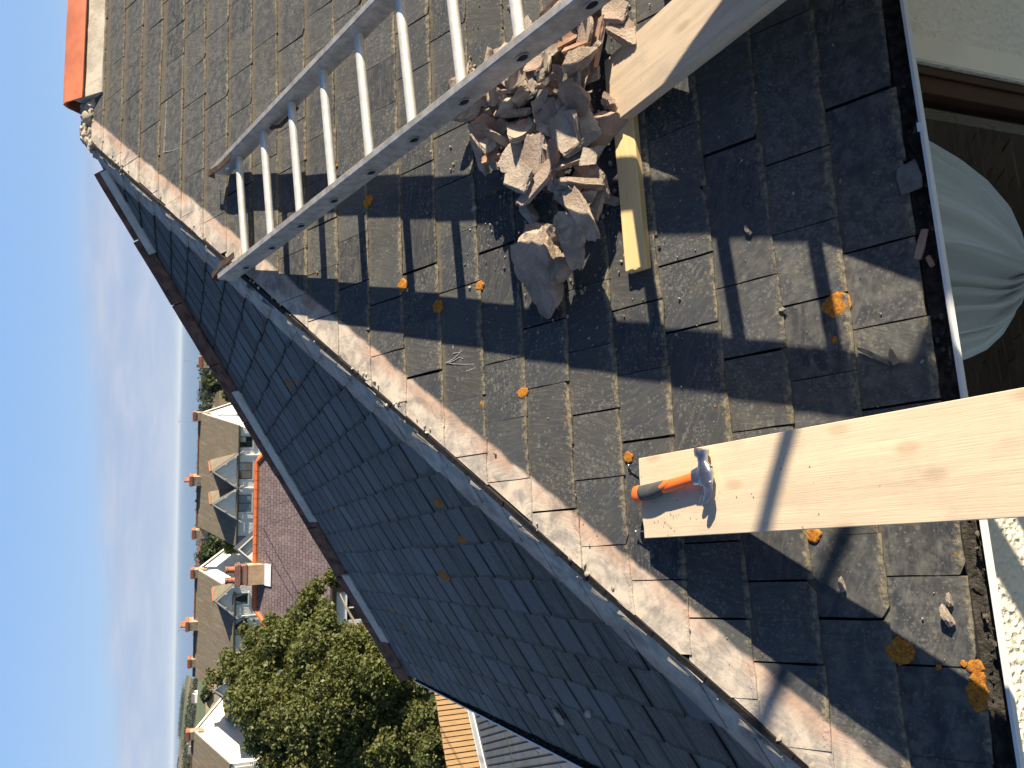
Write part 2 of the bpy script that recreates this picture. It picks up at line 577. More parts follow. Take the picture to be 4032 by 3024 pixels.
hl = sqrt(1 + KA * KA)
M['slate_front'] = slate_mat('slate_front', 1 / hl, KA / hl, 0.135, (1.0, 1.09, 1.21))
hl = sqrt(1 + KB * KB)
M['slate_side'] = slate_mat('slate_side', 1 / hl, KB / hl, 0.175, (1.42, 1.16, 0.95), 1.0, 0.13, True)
M['slate_plain'] = slate_mat('slate_plain', 1, 0, -50.0)
M['deck'] = simple('roof_underlay', (0.012, 0.011, 0.011), 0.9)
M['hip_wood'] = simple('old_dark_timber', (0.018, 0.016, 0.015), 0.85, 0.5, 20, 0.004, 60)
M['orange_tile'] = simple('orange_clay', (0.50, 0.155, 0.078), 0.7, 0.22, 7, 0.001, 120)
M['brown_tile'] = simple('weathered_clay', (0.17, 0.080, 0.050), 0.85, 0.6, 14, 0.003, 70)
M['bedding'] = mortar_mat('bedding_mortar', (0.36, 0.32, 0.26), (0.50, 0.45, 0.37), (0.46, 0.41, 0.34), 8, 0.002)
M['mortar'] = mortar_mat('rubble_mortar', (0.33, 0.258, 0.200), (0.53, 0.43, 0.335), (0.44, 0.285, 0.215), 14, 0.006)
M['mortar_grey'] = mortar_mat('rubble_mortar_grey', (0.32, 0.265, 0.215), (0.52, 0.445, 0.365), (0.44, 0.31, 0.24), 14, 0.005)
M['clay_shard'] = mortar_mat('broken_clay', (0.27, 0.15, 0.10), (0.40, 0.25, 0.18), (0.42, 0.30, 0.23), 8, 0.002)
M['pointing'] = mortar_mat('hip_pointing', (0.50, 0.46, 0.39), (0.66, 0.61, 0.52), (0.60, 0.55, 0.47), 7, 0.002)
M['lead'] = simple('grey_slate_offcut', (0.16, 0.155, 0.145), 0.8, 0.35, 22, 0.002, 90)
M['upvc'] = simple('white_plastic', (0.78, 0.80, 0.80), 0.35, 0.05, 4)
M['gutter_in'] = simple('gutter_silt', (0.055, 0.050, 0.042), 0.95, 0.7, 35, 0.012, 80)
m, t, b = mat('orange_lichen')
tc = N(t, 'ShaderNodeTexCoord')
ln1 = noise_n(t, tc.outputs['Object'], 95, 5, 0.65)
ln2 = noise_n(t, tc.outputs['Object'], 260, 4, 0.6)
lc = mix_n(t, smooth_n(t, ln1.outputs[0], 0.38, 0.62), (0.30, 0.105, 0.018), (0.46, 0.21, 0.035))
lc = mix_n(t, smooth_n(t, ln2.outputs[0], 0.56, 0.64), lc, (0.085, 0.07, 0.045))
lk(t, lc, b.inputs['Base Color'])
b.inputs['Roughness'].default_value = 0.95
b.inputs['Specular IOR Level'].default_value = 0.1
bp = N(t, 'ShaderNodeBump', inp={'Strength': 0.7, 'Distance': 0.002})
lk(t, ln2.outputs[0], bp.inputs['Height'])
lk(t, bp.outputs[0], b.inputs['Normal'])
M['lichen_o'] = m
M['chalk'] = simple('chalk_line', (0.5, 0.5, 0.48), 0.95, 0.4, 120)


# ------------------------------------------------------------------ slates
def clip_poly(poly, a, b, c):
    """keep a*u + b*s + c >= 0"""
    out = []
    n = len(poly)
    for i in range(n):
        p, q = poly[i], poly[(i + 1) % n]
        dp = a * p[0] + b * p[1] + c
        dq = a * q[0] + b * q[1] + c
        if dp >= 0:
            out.append(p)
        if (dp >= 0) != (dq >= 0):
            k = dp / (dp - dq)
            out.append((p[0] + (q[0] - p[0]) * k, p[1] + (q[1] - p[1]) * k))
    return out


def slate_slope(O, U, S, NN, courses, width, u0, u1, clips, rnd, thick=0.0065, skip=None, lap=0.016, rough=1.0, gap=0.0):
    mb = MB()
    tile, slope = [], []
    for (s0, s1, ph) in courses:
        k0 = int(floor((u0 - ph) / width)) - 1
        k1 = int((u1 - ph) / width) + 2
        for k in range(k0, k1):
            a = ph + k * width + rnd.uniform(-0.004, 0.004)
            bb = a + width - rnd.uniform(0.0018, 0.0045) - gap
            if bb < u0 or a > u1:
                continue
            if skip and skip((a + bb) / 2, (s0 + s1) / 2):
                continue
            lowj = rnd.uniform(-0.005, 0.005)
            skew = rnd.uniform(-0.004, 0.004)
            nb = 7
            poly = []
            cut = rnd.random()
            for j in range(nb + 1):
                f = j / nb
                jj = rnd.uniform(-0.0018, 0.0018) * rough
                if j == 0 and cut < 0.10:
                    jj += rnd.uniform(0.006, 0.02)
                if j == nb and cut > 0.90:
                    jj += rnd.uniform(0.006, 0.02)
                poly.append((a + (bb - a) * f, s0 + lowj + skew * (f - 0.5) * 2 + jj))
            for f in (0.33, 0.66):
                poly.append((bb + rnd.uniform(-0.0012, 0.0012) * rough, s0 + (s1 - s0) * f))
            poly.append((bb, s1 + lap))
            poly.append((a, s1 + lap))
            for f in (0.66, 0.33):
                poly.append((a + rnd.uniform(-0.0012, 0.0012) * rough, s0 + (s1 - s0) * f))
            for cl in clips:
                g = rnd.uniform(-0.006, 0.012)
                poly = clip_poly(poly, cl[0], cl[1], cl[2] - g)
                if len(poly) < 3:
                    break
            if len(poly) < 3:
                continue
            ar = 0
            for i in range(len(poly)):
                p, q = poly[i], poly[(i + 1) % len(poly)]
                ar += p[0] * q[1] - q[0] * p[1]
            if abs(ar) < 0.0008:
                continue
            hl_ = 0.0125 + rnd.uniform(-0.001, 0.002)
            hu = 0.0070
            tw = rnd.uniform(-0.0012, 0.0012)

            def hh(u, s):
                f = (s - s0) / (s1 - s0)
                return hl_ * (1 - f) + hu * f + tw * (u - a) / width * (1 - f) * 2
            i0 = len(mb.v)
            n = len(poly)
            for (u, s) in poly:
                mb.v.append(tuple(O + U * u + S * s + NN * hh(u, s)))
            for (u, s) in poly:
                mb.v.append(tuple(O + U * u + S * s + NN * (hh(u, s) - thick)))
            flip = U.cross(S).dot(NN) < 0
            topf = list(range(n))
            if flip:
                topf.reverse()
            mb.f.append(tuple(i0 + x for x in topf))
            for x in topf:
                tile.append((poly[x][0] - a, poly[x][1] - s0))
                slope.append(poly[x])
            for j in range(n):
                q = (j + 1) % n
                idx = [j, j + n, q + n, q]
                if flip:
                    idx.reverse()
                mb.f.append(tuple(i0 + x for x in idx))
                for x in idx:
                    x = x % n
                    tile.append((poly[x][0] - a, poly[x][1] - s0))
                    slope.append(poly[x])
    mb.uv = {'tile': tile, 'slope': slope}
    return mb


rnd = random.Random(3)
house = thing('house', (0, 0, 0), 'slate-roofed house filling the foreground, its near hip stripped of tiles', 'house')
SW = 0.2031
G = 0.177
phases = {0: .206, 1: .0905, 2: .1955, 3: .091, 4: .207, 5: .0975, 6: .2255, 7: .1195, 8: .2355, 9: .1405, 10: .045, 11: .171, 12: .067, 13: .207, 14: .090}
svals = [-0.002] + [G * k for k in range(1, 9)] + [1.612, 1.800, 1.990, 2.178, 2.379, 2.582, 2.784, 2.985, 3.192, 3.402, 3.630, 3.844, 4.059, 4.287, 4.50]
courses = []
for k in range(len(svals) - 1):
    ph = phases[k] * 0.885 if k in phases else (0.02 if k % 2 else 0.12) + rnd.uniform(-0.03, 0.03)
    courses.append((svals[k], svals[k + 1], ph))
skipA = None
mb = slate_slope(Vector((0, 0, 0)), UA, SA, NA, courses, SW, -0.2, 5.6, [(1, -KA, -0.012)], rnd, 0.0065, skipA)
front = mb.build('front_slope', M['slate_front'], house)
GB = 0.1625
cb = []
k = 0
s = -0.03
while s < 4.12:
    cb.append((s, s + GB, (0.0 if k % 2 else 0.1) + rnd.uniform(-0.03, 0.03)))
    s += GB
    k += 1
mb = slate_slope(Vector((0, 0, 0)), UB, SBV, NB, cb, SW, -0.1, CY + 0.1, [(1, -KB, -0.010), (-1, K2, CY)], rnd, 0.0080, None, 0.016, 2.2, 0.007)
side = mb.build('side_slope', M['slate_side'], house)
# boarding under the slates, and the two slopes turned away from the view
mb = MB()
d = 0.012
XR = 6.0
mb.face([NA * -d, Vector((XR, 0, 0)) + NA * -d, Vector((XR, AW, APEX.z)) + NA * -d, APEX + NA * -d])
mb.face([NB * -d, APEX + NB * -d, Vector((0, CY, 0)) + NB * -d])
mb.face([(0, 0, -0.03), (0, CY, -0.03), (XR, CY, -0.03), (XR, 0, -0.03)])
mb.build('roof_deck', M['deck'], house)
CYB = CY
nC = (Vector((0, CY, 0)) - APEX).cross(Vector((1, 0, 0))).normalized()
if nC.z < 0:
    nC = -nC
mb = MB()
mb.uv = {'tile': [], 'slope': []}
sC = (APEX - Vector((APEX.x, CY, 0)))
lenC = sC.length
sC = sC.normalized()
cc = []
k = 0
s = 0
while s < lenC - 0.1:
    cc.append((s, s + 0.18, (0.0 if k % 2 else 0.1)))
    s += 0.18
    k += 1
kc = AX / lenC
mbC = slate_slope(Vector((XR, CY, 0)), Vector((-1, 0, 0)), sC, nC, cc, SW, 0, XR, [(-1, -kc, XR - 0.01)], rnd)
mbC.build('rear_slope', M['slate_plain'], house)

# hip rafter lying bare between the two slopes
hipd = APEX.normalized()
hip_side = Vector((-hipd.y, hipd.x, 0)).normalized()
mb = MB()
n_seg = 60
for k in range(n_seg):
    t0, t1 = k / n_seg, (k + 1) / n_seg + 0.0004
    p0, p1 = APEX * t0, APEX * t1
    w = 0.011 + 0.002 * fr((k * 0.3, 1, 0), 1)
    z = 0.010 + 0.004 * fr((k * 0.7, 2, 0), 1)
    mb.obox(p0 - hip_side * w + Vector((0, 0, -0.05)), hip_side * 2 * w, p1 - p0, (0, 0, 0.05 + z))
mb.build('hip_rafter', M['hip_wood'], house)


def crumb(mb, c, sz, rnd, sub=1):
    bm = bmesh.new()
    bmesh.ops.create_icosphere(bm, subdivisions=sub, radius=1.0)
    sc_ = Vector((rnd.uniform(0.6, 1.3), rnd.uniform(0.6, 1.3), rnd.uniform(0.4, 0.9))) * sz
    sd = rnd.uniform(0, 100)
    q = Matrix.Rotation(rnd.uniform(0, 6.28), 3, 'Z') @ Matrix.Rotation(rnd.uniform(-0.6, 0.6), 3, 'X')
    i = len(mb.v)
    for v in bm.verts:
        k = 1 + 0.45 * fr(v.co, 1.3, sd, 3)
        p = q @ Vector((v.co.x * sc_.x, v.co.y * sc_.y, v.co.z * sc_.z)) * k
        mb.v.append(tuple(Vector(c) + p))
    for f in bm.faces:
        mb.f.append(tuple(i + v.index for v in f.verts))
    bm.free()


# mortar left along the hip, thin broken fins on both sides
rr = random.Random(11)
mb = MB()
for k in range(200):
    t = rr.random()
    if fr((t * 9, 4.2, 0), 1.0) < -0.05:
        continue
    sgn = rr.choice((-1, 1))
    p = APEX * t + hip_side * (-sgn) * rr.uniform(0.010, 0.035)
    p.z = (p.y * TP if sgn > 0 else p.x * TB) + 0.012
    if sgn > 0:
        p.z = min(p.y * TP, p.x * TB) + 0.014
    crumb(mb, p, rr.uniform(0.004, 0.011), rr)
for k in range(80):                                     # the lump left at the ridge end
    p = APEX + Vector((rr.uniform(-0.10, 0.24), rr.uniform(-0.09, 0.05), rr.uniform(-0.035, 0.045)))
    p.z = min(p.y * TP, p.x * TB, APEX.z) + rr.uniform(-0.01, 0.025)
    crumb(mb, p, rr.uniform(0.018, 0.040), rr, 2)
tag(mb.build('hip_mortar', M['bedding'], house, 40), kind='stuff')
# split slate slivers standing along the hip on the shaded side
for k in range(30):
    mb = MB()
    t = 0.03 + 0.94 * k / 29 + rr.uniform(-0.015, 0.015)
    L = rr.uniform(0.05, 0.13)
    p = APEX * t - hip_side * rr.uniform(-0.028, -0.012)
    p.z = p.x * TB + 0.012
    ww = hip_side * 1.0
    ww.z += ww.x * TB
    e_ = APEX.normalized()
    low, up_ = [], []
    for q in range(9):
        f = q / 8
        low.append(p + e_ * L * f + NB * 0.004 + ww * rr.uniform(-0.001, 0.001))
        up_.append(p + e_ * L * f + NB * (0.005 + 0.006 * f) + ww * (0.003 + rr.uniform(0, 0.010) * (0.3 + f)))
    mb.prism(low + up_[::-1], NB * 0.003)
    mb.build('slate_sliver', M['lead'], house)


# angular ridge and hip tiles
def ridge_profile(wing, drop, th):
    """outer then inner points of a V tile, (across, height)"""
    return [(-wing, -drop), (-wing * 0.30, -drop * 0.16), (0, 0), (wing * 0.30, -drop * 0.16), (wing, -drop),
            (wing - th * 0.5, -drop - th * 0.4), (wing * 0.30, -drop * 0.16 - th), (0, -th * 1.2), (-wing * 0.30, -drop * 0.16 - th), (-wing + th * 0.5, -drop - th * 0.4)]


def tile_run(p0, p1, lens, wing, drop, rise, material, name, th=0.014, rr=random.Random(5)):
    d = (p1 - p0).normalized()
    side_ = d.cross(Vector((0, 0, 1))).normalized()
    up = side_.cross(d).normalized()
    tot = (p1 - p0).length
    s = 0.0
    prof = ridge_profile(wing, drop, th)
    for L in lens:
        if s >= tot:
            break
        e = min(s + L - 0.008, tot)
        j = up * rr.uniform(-0.004, 0.006)
        roll = rr.uniform(-0.02, 0.02)
        mb = MB()
        nseg = 8
        rings = []
        for q in range(nseg + 1):
            c = p0 + d * (s + (e - s) * q / nseg) + up * rise + j
            rings.append([c + side_ * (x + roll * h) + up * (h + 0.003 * fr((s + q * 0.06, x * 9, h * 9), 2)) for x, h in prof])
        mb.rings(rings, True)
        mb.build(name, material, house, 35)
        s += L


ridge_x = on_plane((330, 422), (0, AW, 0), (0, 1, 0)).x
tile_run(Vector((ridge_x, AW, APEX.z)), Vector((ridge_x + 2.3, AW, APEX.z)), [1.10, 0.75, 0.9], 0.125, 0.115, 0.135, M['orange_tile'], 'ridge_tile')
C0 = Vector((0, CY, 0))
h2d = (C0 - APEX).normalized()
p_start = APEX + h2d * 0.20
hip2_len = (C0 - p_start).length
tile_run(p_start, C0 + h2d * 0.05, [0.46] * 12, 0.105, 0.085, 0.075, M['brown_tile'], 'hip_tile')


def bed_strip(p0, dirv, L, lat, nrm, w0, w1, h, name, rr):
    """mortar fillet along a tile edge, from lateral w0 to w1 on the slope"""
    mb = MB()
    n = max(4, int(L / 0.05))
    rings = []
    for q in range(n + 1):
        c = p0 + dirv * (L * q / n)
        j = 0.004 * fr((q * 0.4, rr.random(), 0), 1)
        rings.append([c + lat * w0 + nrm * 0.0, c + lat * w0 + nrm * h, c + lat * (w0 + (w1 - w0) * 0.5) + nrm * (h * 0.62 + j), c + lat * (w1 + j * 2) + nrm * 0.019, c + lat * (w1 + j * 2) + nrm * 0.0])
    mb.rings(rings, True)
    return mb.build(name, M['bedding'], house, 50)


# bedding mortar below the ridge tiles, front side
bed_strip(Vector((ridge_x + 0.015, AW, APEX.z)), Vector((1, 0, 0)), 2.2, -SA, NA, 0.0, 0.215, 0.085, 'ridge_bedding', rr)
bed_strip(Vector((ridge_x + 0.015, AW, APEX.z)), Vector((1, 0, 0)), 2.2, sC * -1, nC, 0.0, 0.20, 0.085, 'ridge_bedding', rr)
# bedding along the far hip, where the pointing still holds
latB = (NB.cross(h2d)).normalized()
if latB.dot(Vector((0, -1, 0))) < 0:
    latB = -latB
for (xa, ya, xb, yb) in ((372, 712, 603, 992), (904, 1517, 1305, 2087), (1390, 2270, 1504, 2496)):
    pa, pb = B_((xa, ya)), B_((xb, yb))
    ta = (pa - APEX).dot(h2d)
    tb = (pb - APEX).dot(h2d)
    bed_strip(APEX + h2d * ta, h2d, tb - ta, latB, NB, 0.075, 0.150, 0.048, 'hip_bedding', rr).data.materials[0] = M['pointing']
bed_strip(APEX + h2d * 0.24, h2d, hip2_len - 0.06, latB, NB, 0.0, 0.100, 0.045, 'hip_bedding', rr).data.materials[0] = M['brown_tile']

# ---- walls
def stucco(name, col, bump=0.006, scale=70):
    m, t, b = mat(name)
    tc = N(t, 'ShaderNodeTexCoord')
    v = N(t, 'ShaderNodeTexVoronoi', feature='SMOOTH_F1', inp={'Scale': float(scale), 'Smoothness': 0.6})
    wv = noise_n(t, tc.outputs['Object'], scale * 0.6, 4, 0.6)
    va = N(t, 'ShaderNodeVectorMath', operation='MULTIPLY_ADD')
    lk(t, wv.outputs['Color'], va.inputs[0])
    va.inputs[1].default_value = (0.02, 0.02, 0.02)
    lk(t, tc.outputs['Object'], va.inputs[2])
    lk(t, va.outputs[0], v.inputs['Vector'])
    n = noise_n(t, tc.outputs['Object'], 3, 5, 0.6)
    c = mix_n(t, smooth_n(t, n.outputs[0], 0.3, 0.7), tuple(x * 0.88 for x in col), col)
    lk(t, c, b.inputs['Base Color'])
    b.inputs['Roughness'].default_value = 0.9
    b.inputs['Specular IOR Level'].default_value = 0.15
    bp = N(t, 'ShaderNodeBump', inp={'Strength': 0.8, 'Distance': bump})
    h = math_n(t, 'ADD', v.outputs['Distance'], math_n(t, 'MULTIPLY', wv.outputs[0], 0.5))
    lk(t, h, bp.inputs['Height'])
    lk(t, bp.outputs[0], b.inputs['Normal'])
    return m


M['render_near'] = stucco('cream_roughcast', (0.88, 0.80, 0.64), 0.010, 60)
M['render_smooth'] = simple('cream_smooth_render', (0.87, 0.79, 0.61), 0.85, 0.06, 5)
M['brown_frame'] = simple('dark_brown_timber', (0.045, 0.018, 0.010), 0.45, 0.3, 9)
YW = 0.06
GROUND_NEAR = -5.3
wy = lambda px, y=YW: on_plane(px, (0, y, 0), (0, 1, 0))
wr = wy((3609, 237)).x + 0.0          # right side of the window opening
wl = 0.92                             # left side, behind the plank
zt, zb = -0.06, -1.35
mb = MB()
mb.obox((XR, YW, GROUND_NEAR), (wr - XR, 0, 0), (0, 0.25, 0), (0, 0, -GROUND_NEAR - 0.04))
mb.obox((wl, YW, GROUND_NEAR), (-wl + 0.06, 0, 0), (0, 0.25, 0), (0, 0, -GROUND_NEAR - 0.04))
mb.obox((wl, YW, GROUND_NEAR), (wr - wl, 0, 0), (0, 0.25, 0), (0, 0, zb - GROUND_NEAR))
mb.build('front_wall', M['render_near'], house)
mb = MB()
mb.obox((0.06, YW + 0.002, GROUND_NEAR), (0, CY - 0.1, 0), (0.25, 0, 0), (0, 0, -GROUND_NEAR - 0.04))
mb.obox((0.31, CY - 0.30, GROUND_NEAR), (XR - 0.31, 0, 0), (0, 0.25, 0), (0, 0, -GROUND_NEAR - 0.04))
mb.build('side_wall', M['render_near'], house)
mb = MB()
mb.obox((wr + 0.004, YW - 0.004, zb), (0.075, 0, 0), (0, 0.02, 0), (0, 0, zt - zb))
mb.build('window_reveal', M['render_smooth'], house)
# window
mb = MB()
fw = 0.085
mb.obox((wr, YW + 0.012, zb), (-fw, 0, 0), (0, 0.07, 0), (0, 0, zt - zb))
mb.obox((wl, YW + 0.012, zb), (fw, 0, 0), (0, 0.07, 0), (0, 0, zt - zb))
mb.obox((wl + fw, YW + 0.012, zb), (wr - wl - 2 * fw, 0, 0), (0, 0.07, 0), (0, 0, 0.08))
mb.obox((wl + fw, YW + 0.012, zt), (wr - wl - 2 * fw, 0, 0), (0, 0.07, 0), (0, 0, -0.03))
mb.obox((wr - 0.012, YW + 0.004, zb), (-0.022, 0, 0), (0, 0.008, 0), (0, 0, zt - zb))
win = mb.build('window', M['brown_frame'], house, None, 0.003)


def glass_mat(name, tint=(0.95, 0.97, 0.96), refl=-0.25):
    m = bpy.data.materials.new(name)
    m.use_nodes = True
    t = m.node_tree
    t.nodes.clear()
    out = N(t, 'ShaderNodeOutputMaterial')
    tr = N(t, 'ShaderNodeBsdfTransparent')
    tr.inputs[0].default_value = tint + (1,)
    gl = N(t, 'ShaderNodeBsdfGlossy', inp={'Roughness': 0.01})
    gl.inputs[0].default_value = (0.95, 0.97, 1, 1)
    fz = N(t, 'ShaderNodeFresnel', inp={'IOR': 1.55})
    f = math_n(t, 'MULTIPLY', fz.outputs[0], 1.0 + refl)
    ms = N(t, 'ShaderNodeMixShader')
    lk(t, f, ms.inputs[0])
    lk(t, tr.outputs[0], ms.inputs[1])
    lk(t, gl.outputs[0], ms.inputs[2])
    lk(t, ms.outputs[0], out.inputs[0])
    return m


M['glass'] = glass_mat('window_glass')
mb = MB()
mb.face([(wl + fw, YW + 0.045, zb + 0.08), (wr - fw, YW + 0.045, zb + 0.08), (wr - fw, YW + 0.045, zt - 0.03), (wl + fw, YW + 0.045, zt - 0.03)])
mb.build('pane', M['glass'], win)
# room behind the glass
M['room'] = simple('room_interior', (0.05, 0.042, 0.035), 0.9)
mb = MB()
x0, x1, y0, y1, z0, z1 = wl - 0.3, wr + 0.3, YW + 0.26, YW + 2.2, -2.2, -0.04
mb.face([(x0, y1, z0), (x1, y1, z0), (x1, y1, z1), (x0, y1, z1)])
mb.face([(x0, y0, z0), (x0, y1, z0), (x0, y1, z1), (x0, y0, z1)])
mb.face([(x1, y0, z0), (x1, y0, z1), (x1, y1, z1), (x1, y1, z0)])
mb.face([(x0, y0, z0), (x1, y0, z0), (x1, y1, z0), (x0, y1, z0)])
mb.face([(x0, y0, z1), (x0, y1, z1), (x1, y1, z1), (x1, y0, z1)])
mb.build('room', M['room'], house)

# net curtain gathered to one side of the window
M['net'] = mat('net_curtain')[0]
t = M['net'].node_tree
b = [n for n in t.nodes if n.type == 'BSDF_PRINCIPLED'][0]
b.inputs['Base Color'].default_value = (0.84, 0.84, 0.78, 1)
b.inputs['Roughness'].default_value = 0.9
b.inputs['Specular IOR Level'].default_value = 0.1
YC = YW + 0.10
cp_ = lambda px: on_plane(px, (0, YC, 0), (0, 1, 0))
edge_r = [cp_(q) for q in ((3560, 515), (3645, 562), (3760, 628), (3870, 712), (3960, 815), (4010, 920), (4040, 1045))]
edge_l = [cp_(q) for q in ((3690, 1470), (3780, 1425), (3850, 1398), (3910, 1368), (3970, 1310), (4015, 1230), (4042, 1100))]


def curve_at(pts, f):
    f = max(0, min(0.99999, f)) * (len(pts) - 1)
    i = int(f)
    return pts[i].lerp(pts[i + 1], f - i)


mb = MB()
nu, nv = 90, 40
grid = []
for j in range(nv + 1):
    f = j / nv
    a, bb = curve_at(edge_r, f), curve_at(edge_l, f)
    row = []
    for i in range(nu + 1):
        g = i / nu
        gg = g + 0.016 * sin(g * 31 + 1)
        p = a.lerp(bb, min(1, max(0, gg)))
        amp = 0.10 * (1 - 0.55 * f) * (0.5 + 0.5 * sin(pi * min(1, max(0.03, g))))
        p = p + Vector((0, amp * (1.3 * abs(sin(g * 27 + 1.2 * sin(g * 9))) - 0.6 + 0.35 * sin(g * 71 + 0.6)), 0))
        row.append(p)
    grid.append(row)
mb.rings(grid, False, False)
curt = mb.build('net_curtain', M['net'], None, 180)
md = curt.modifiers.new('thick', 'SOLIDIFY')
md.thickness = 0.0012
tag(curt, 'pale net curtain gathered into a fan behind the window below the gutter', 'curtain')

# ---- gutters
def gutter(p0, p1, out, r, name, drop0, drop1, seed):
    """half-round channel from p0 to p1; p = slate edge line; out = outward unit vector"""
    rr = random.Random(seed)
    d = (p1 - p0)
    L = d.length
    d = d.normalized()
    n = int(L / 0.08)
    rings = []
    lipr = []
    for k in range(n + 1):
        f = k / n
        c = p0.lerp(p1, f) + out * 0.021 + Vector((0, 0, drop0 + (drop1 - drop0) * f))
        ring = []
        for q in range(13):
            a = pi * q / 12
            ring.append(c - out * cos(a) * r - Vector((0, 0, 1)) * sin(a) * r * 0.85)
        lip = c + out * r
        lipr.append([lip + Vector((0, 0, 0.005)) - out * 0.001, lip + out * 0.0075 + Vector((0, 0, 0.004)), lip + out * 0.0075 - Vector((0, 0, 0.010)), lip + out * 0.0035 - Vector((0, 0, 0.012))])
        ring += [lip + Vector((0, 0, 0.003)) + out * 0.001, lip + out * 0.0065 + Vector((0, 0, 0.003)), lip + out * 0.0065 - Vector((0, 0, 0.008)), lip + out * 0.003 - Vector((0, 0, 0.010))]
        for q in range(12, -1, -1):
            a = pi * q / 12
            ring.append(c - out * cos(a) * (r + 0.003) - Vector((0, 0, 1)) * sin(a) * (r * 0.85 + 0.003))
        rings.append(ring)
    mb = MB()
    mb.rings(rings, True)
    g = mb.build(name, M['gutter_in'], house, 40)
    mb = MB()
    mb.rings(lipr, True)
    mb.build('gutter_lip', M['upvc'], g, 30)
    # silt lying in the channel
    mb = MB()
    nx, ny = int(L / 0.012), 9
    rows = []
    for k in range(nx + 1):
        f = k / nx
        c = p0.lerp(p1, f) + out * 0.021 + Vector((0, 0, drop0 + (drop1 - drop0) * f))
        row = []
        for q in range(ny + 1):
            g_ = q / ny * 2 - 1
            h = -0.030 + 0.018 * fr((f * L * 9, g_ * 1.5, seed), 1, 0, 5) + 0.010 * fr((f * L * 40, g_ * 5, seed), 1, 0, 3)
            wv = r * 0.985 * sqrt(max(0.05, 1 - (max(0, -h) / (r * 0.85)) ** 2))
            row.append(c + out * g_ * wv + Vector((0, 0, min(h, -0.004))))
        rows.append(row)
    mb.rings(rows, False, False)
    mb.build('gutter_silt', M['gutter_in'], g, 60)
    return g, d


gf, gd = gutter(Vector((-0.1, -0.002, 0)), Vector((XR, -0.002, 0)), Vector((0, -1, 0)), 0.038, 'front_gutter', 0.002, -0.002, 2)
gs, gd2 = gutter(Vector((-0.032, -0.06, -0.02)), Vector((-0.032, CY + 0.05, -0.02)), Vector((-1, 0, 0)), 0.045, 'side_gutter', 0.0, -0.075, 5)
# gutter brackets
def bracket(px, g, along, out):
    p = on_plane(px, (0, -0.064, 0), (0, 1, 0)) if abs(out.y) > 0.5 else on_plane(px, (-0.105, 0, 0), (1, 0, 0))
    mb = MB()
    path = []
    for q in range(9):
        a = pi * (0.02 + 0.60 * q / 8)
        path.append(p + out * (0.000 + 0.012 * sin(a)) + Vector((0, 0, 0.010 * cos(a) - 0.002)) - out * 0.006)
    for k in range(len(path) - 1):
        mb.cbox((path[k] + path[k + 1]) / 2, along * 0.024, (path[k + 1] - path[k]) * 1.15, (path[k + 1] - path[k]).cross(along).normalized() * 0.004)
    mb.build('gutter_bracket', M['upvc'], g, None, 0.001)


bracket((3628, 500), gf, Vector((1, 0, 0)), Vector((0, -1, 0)))
for q in ((1921, 2846), (2117, 2960), (2204, 3014)):
    bracket(q, gs, Vector((0, 1, 0)), Vector((-1, 0, 0)))
# fascia
mb = MB()
mb.obox((0.06, 0.024, -0.03), (XR - 0.06, 0, 0), (0, 0.033, 0), (0, 0, -0.07))
mb.obox((0.0, 0.03, -0.035), (0.055, 0, 0), (0, CY, 0), (0, 0, -0.10))
mb.build('fascia', M['hip_wood'], house)
# lower slate lean-to below the window (seen mirrored in the pane)
lo = Vector((-0.6, 0.05, -1.5))
sl_ = Vector((0, -0.80, -0.60)).normalized()
cl_ = [(2.6 - 0.18 * (k + 1), 2.6 - 0.18 * k, 0.1 * (k % 2)) for k in range(14)]
mb = slate_slope(lo + sl_ * 3.5, Vector((1, 0, 0)), -sl_, Vector((0, -0.6, 0.8)), [(0.18 * k, 0.18 * (k + 1), 0.1 * (k % 2)) for k in range(19)], SW, 0, 6.5, [], rnd)
mb.build('lean_to_slope', M['slate_plain'], house)

# ---- lichen, chalk
def lichen(px, r, el=1.0, slopeB=False, name='lichen_patch'):
    NN_, U_, S_ = (NB, UB, SBV) if slopeB else (NA, UA, SA)
    c = (B_(px) if slopeB else A_(px)) + NN_ * 0.0138
    sd = px[0] * 0.37 + px[1] * 0.11
    nr, na = 6, 34
    mb = MB()
    ctr = mb.vert(c + NN_ * 0.0006)
    prev = None
    for k in range(1, nr + 1):
        ring = []
        for j in range(na):
            a = 2 * pi * j / na
            rad = r * (1 + 0.26 * fr((cos(a), sin(a), 0), 1.6, sd) + 0.07 * fr((cos(a), sin(a), 0), 7, sd)) * k / nr
            h = (0.0004 if k < nr else -0.003) + 0.0008 * fr((cos(a) * k, sin(a) * k, sd), 1.7)
            if k == nr - 1:
                h = 0.0002
            ring.append(mb.vert(c + U_ * cos(a) * rad * el + S_ * sin(a) * rad + NN_ * h))
        for j in range(na):
            q = (j + 1) % na
            if prev is None:
                mb.f.append((ctr, ring[j], ring[q]))
            else:
                mb.f.append((prev[j], ring[j], ring[q], prev[q]))
        prev = ring
    mb.build(name, M['lichen_o'], side if slopeB else front, 60)


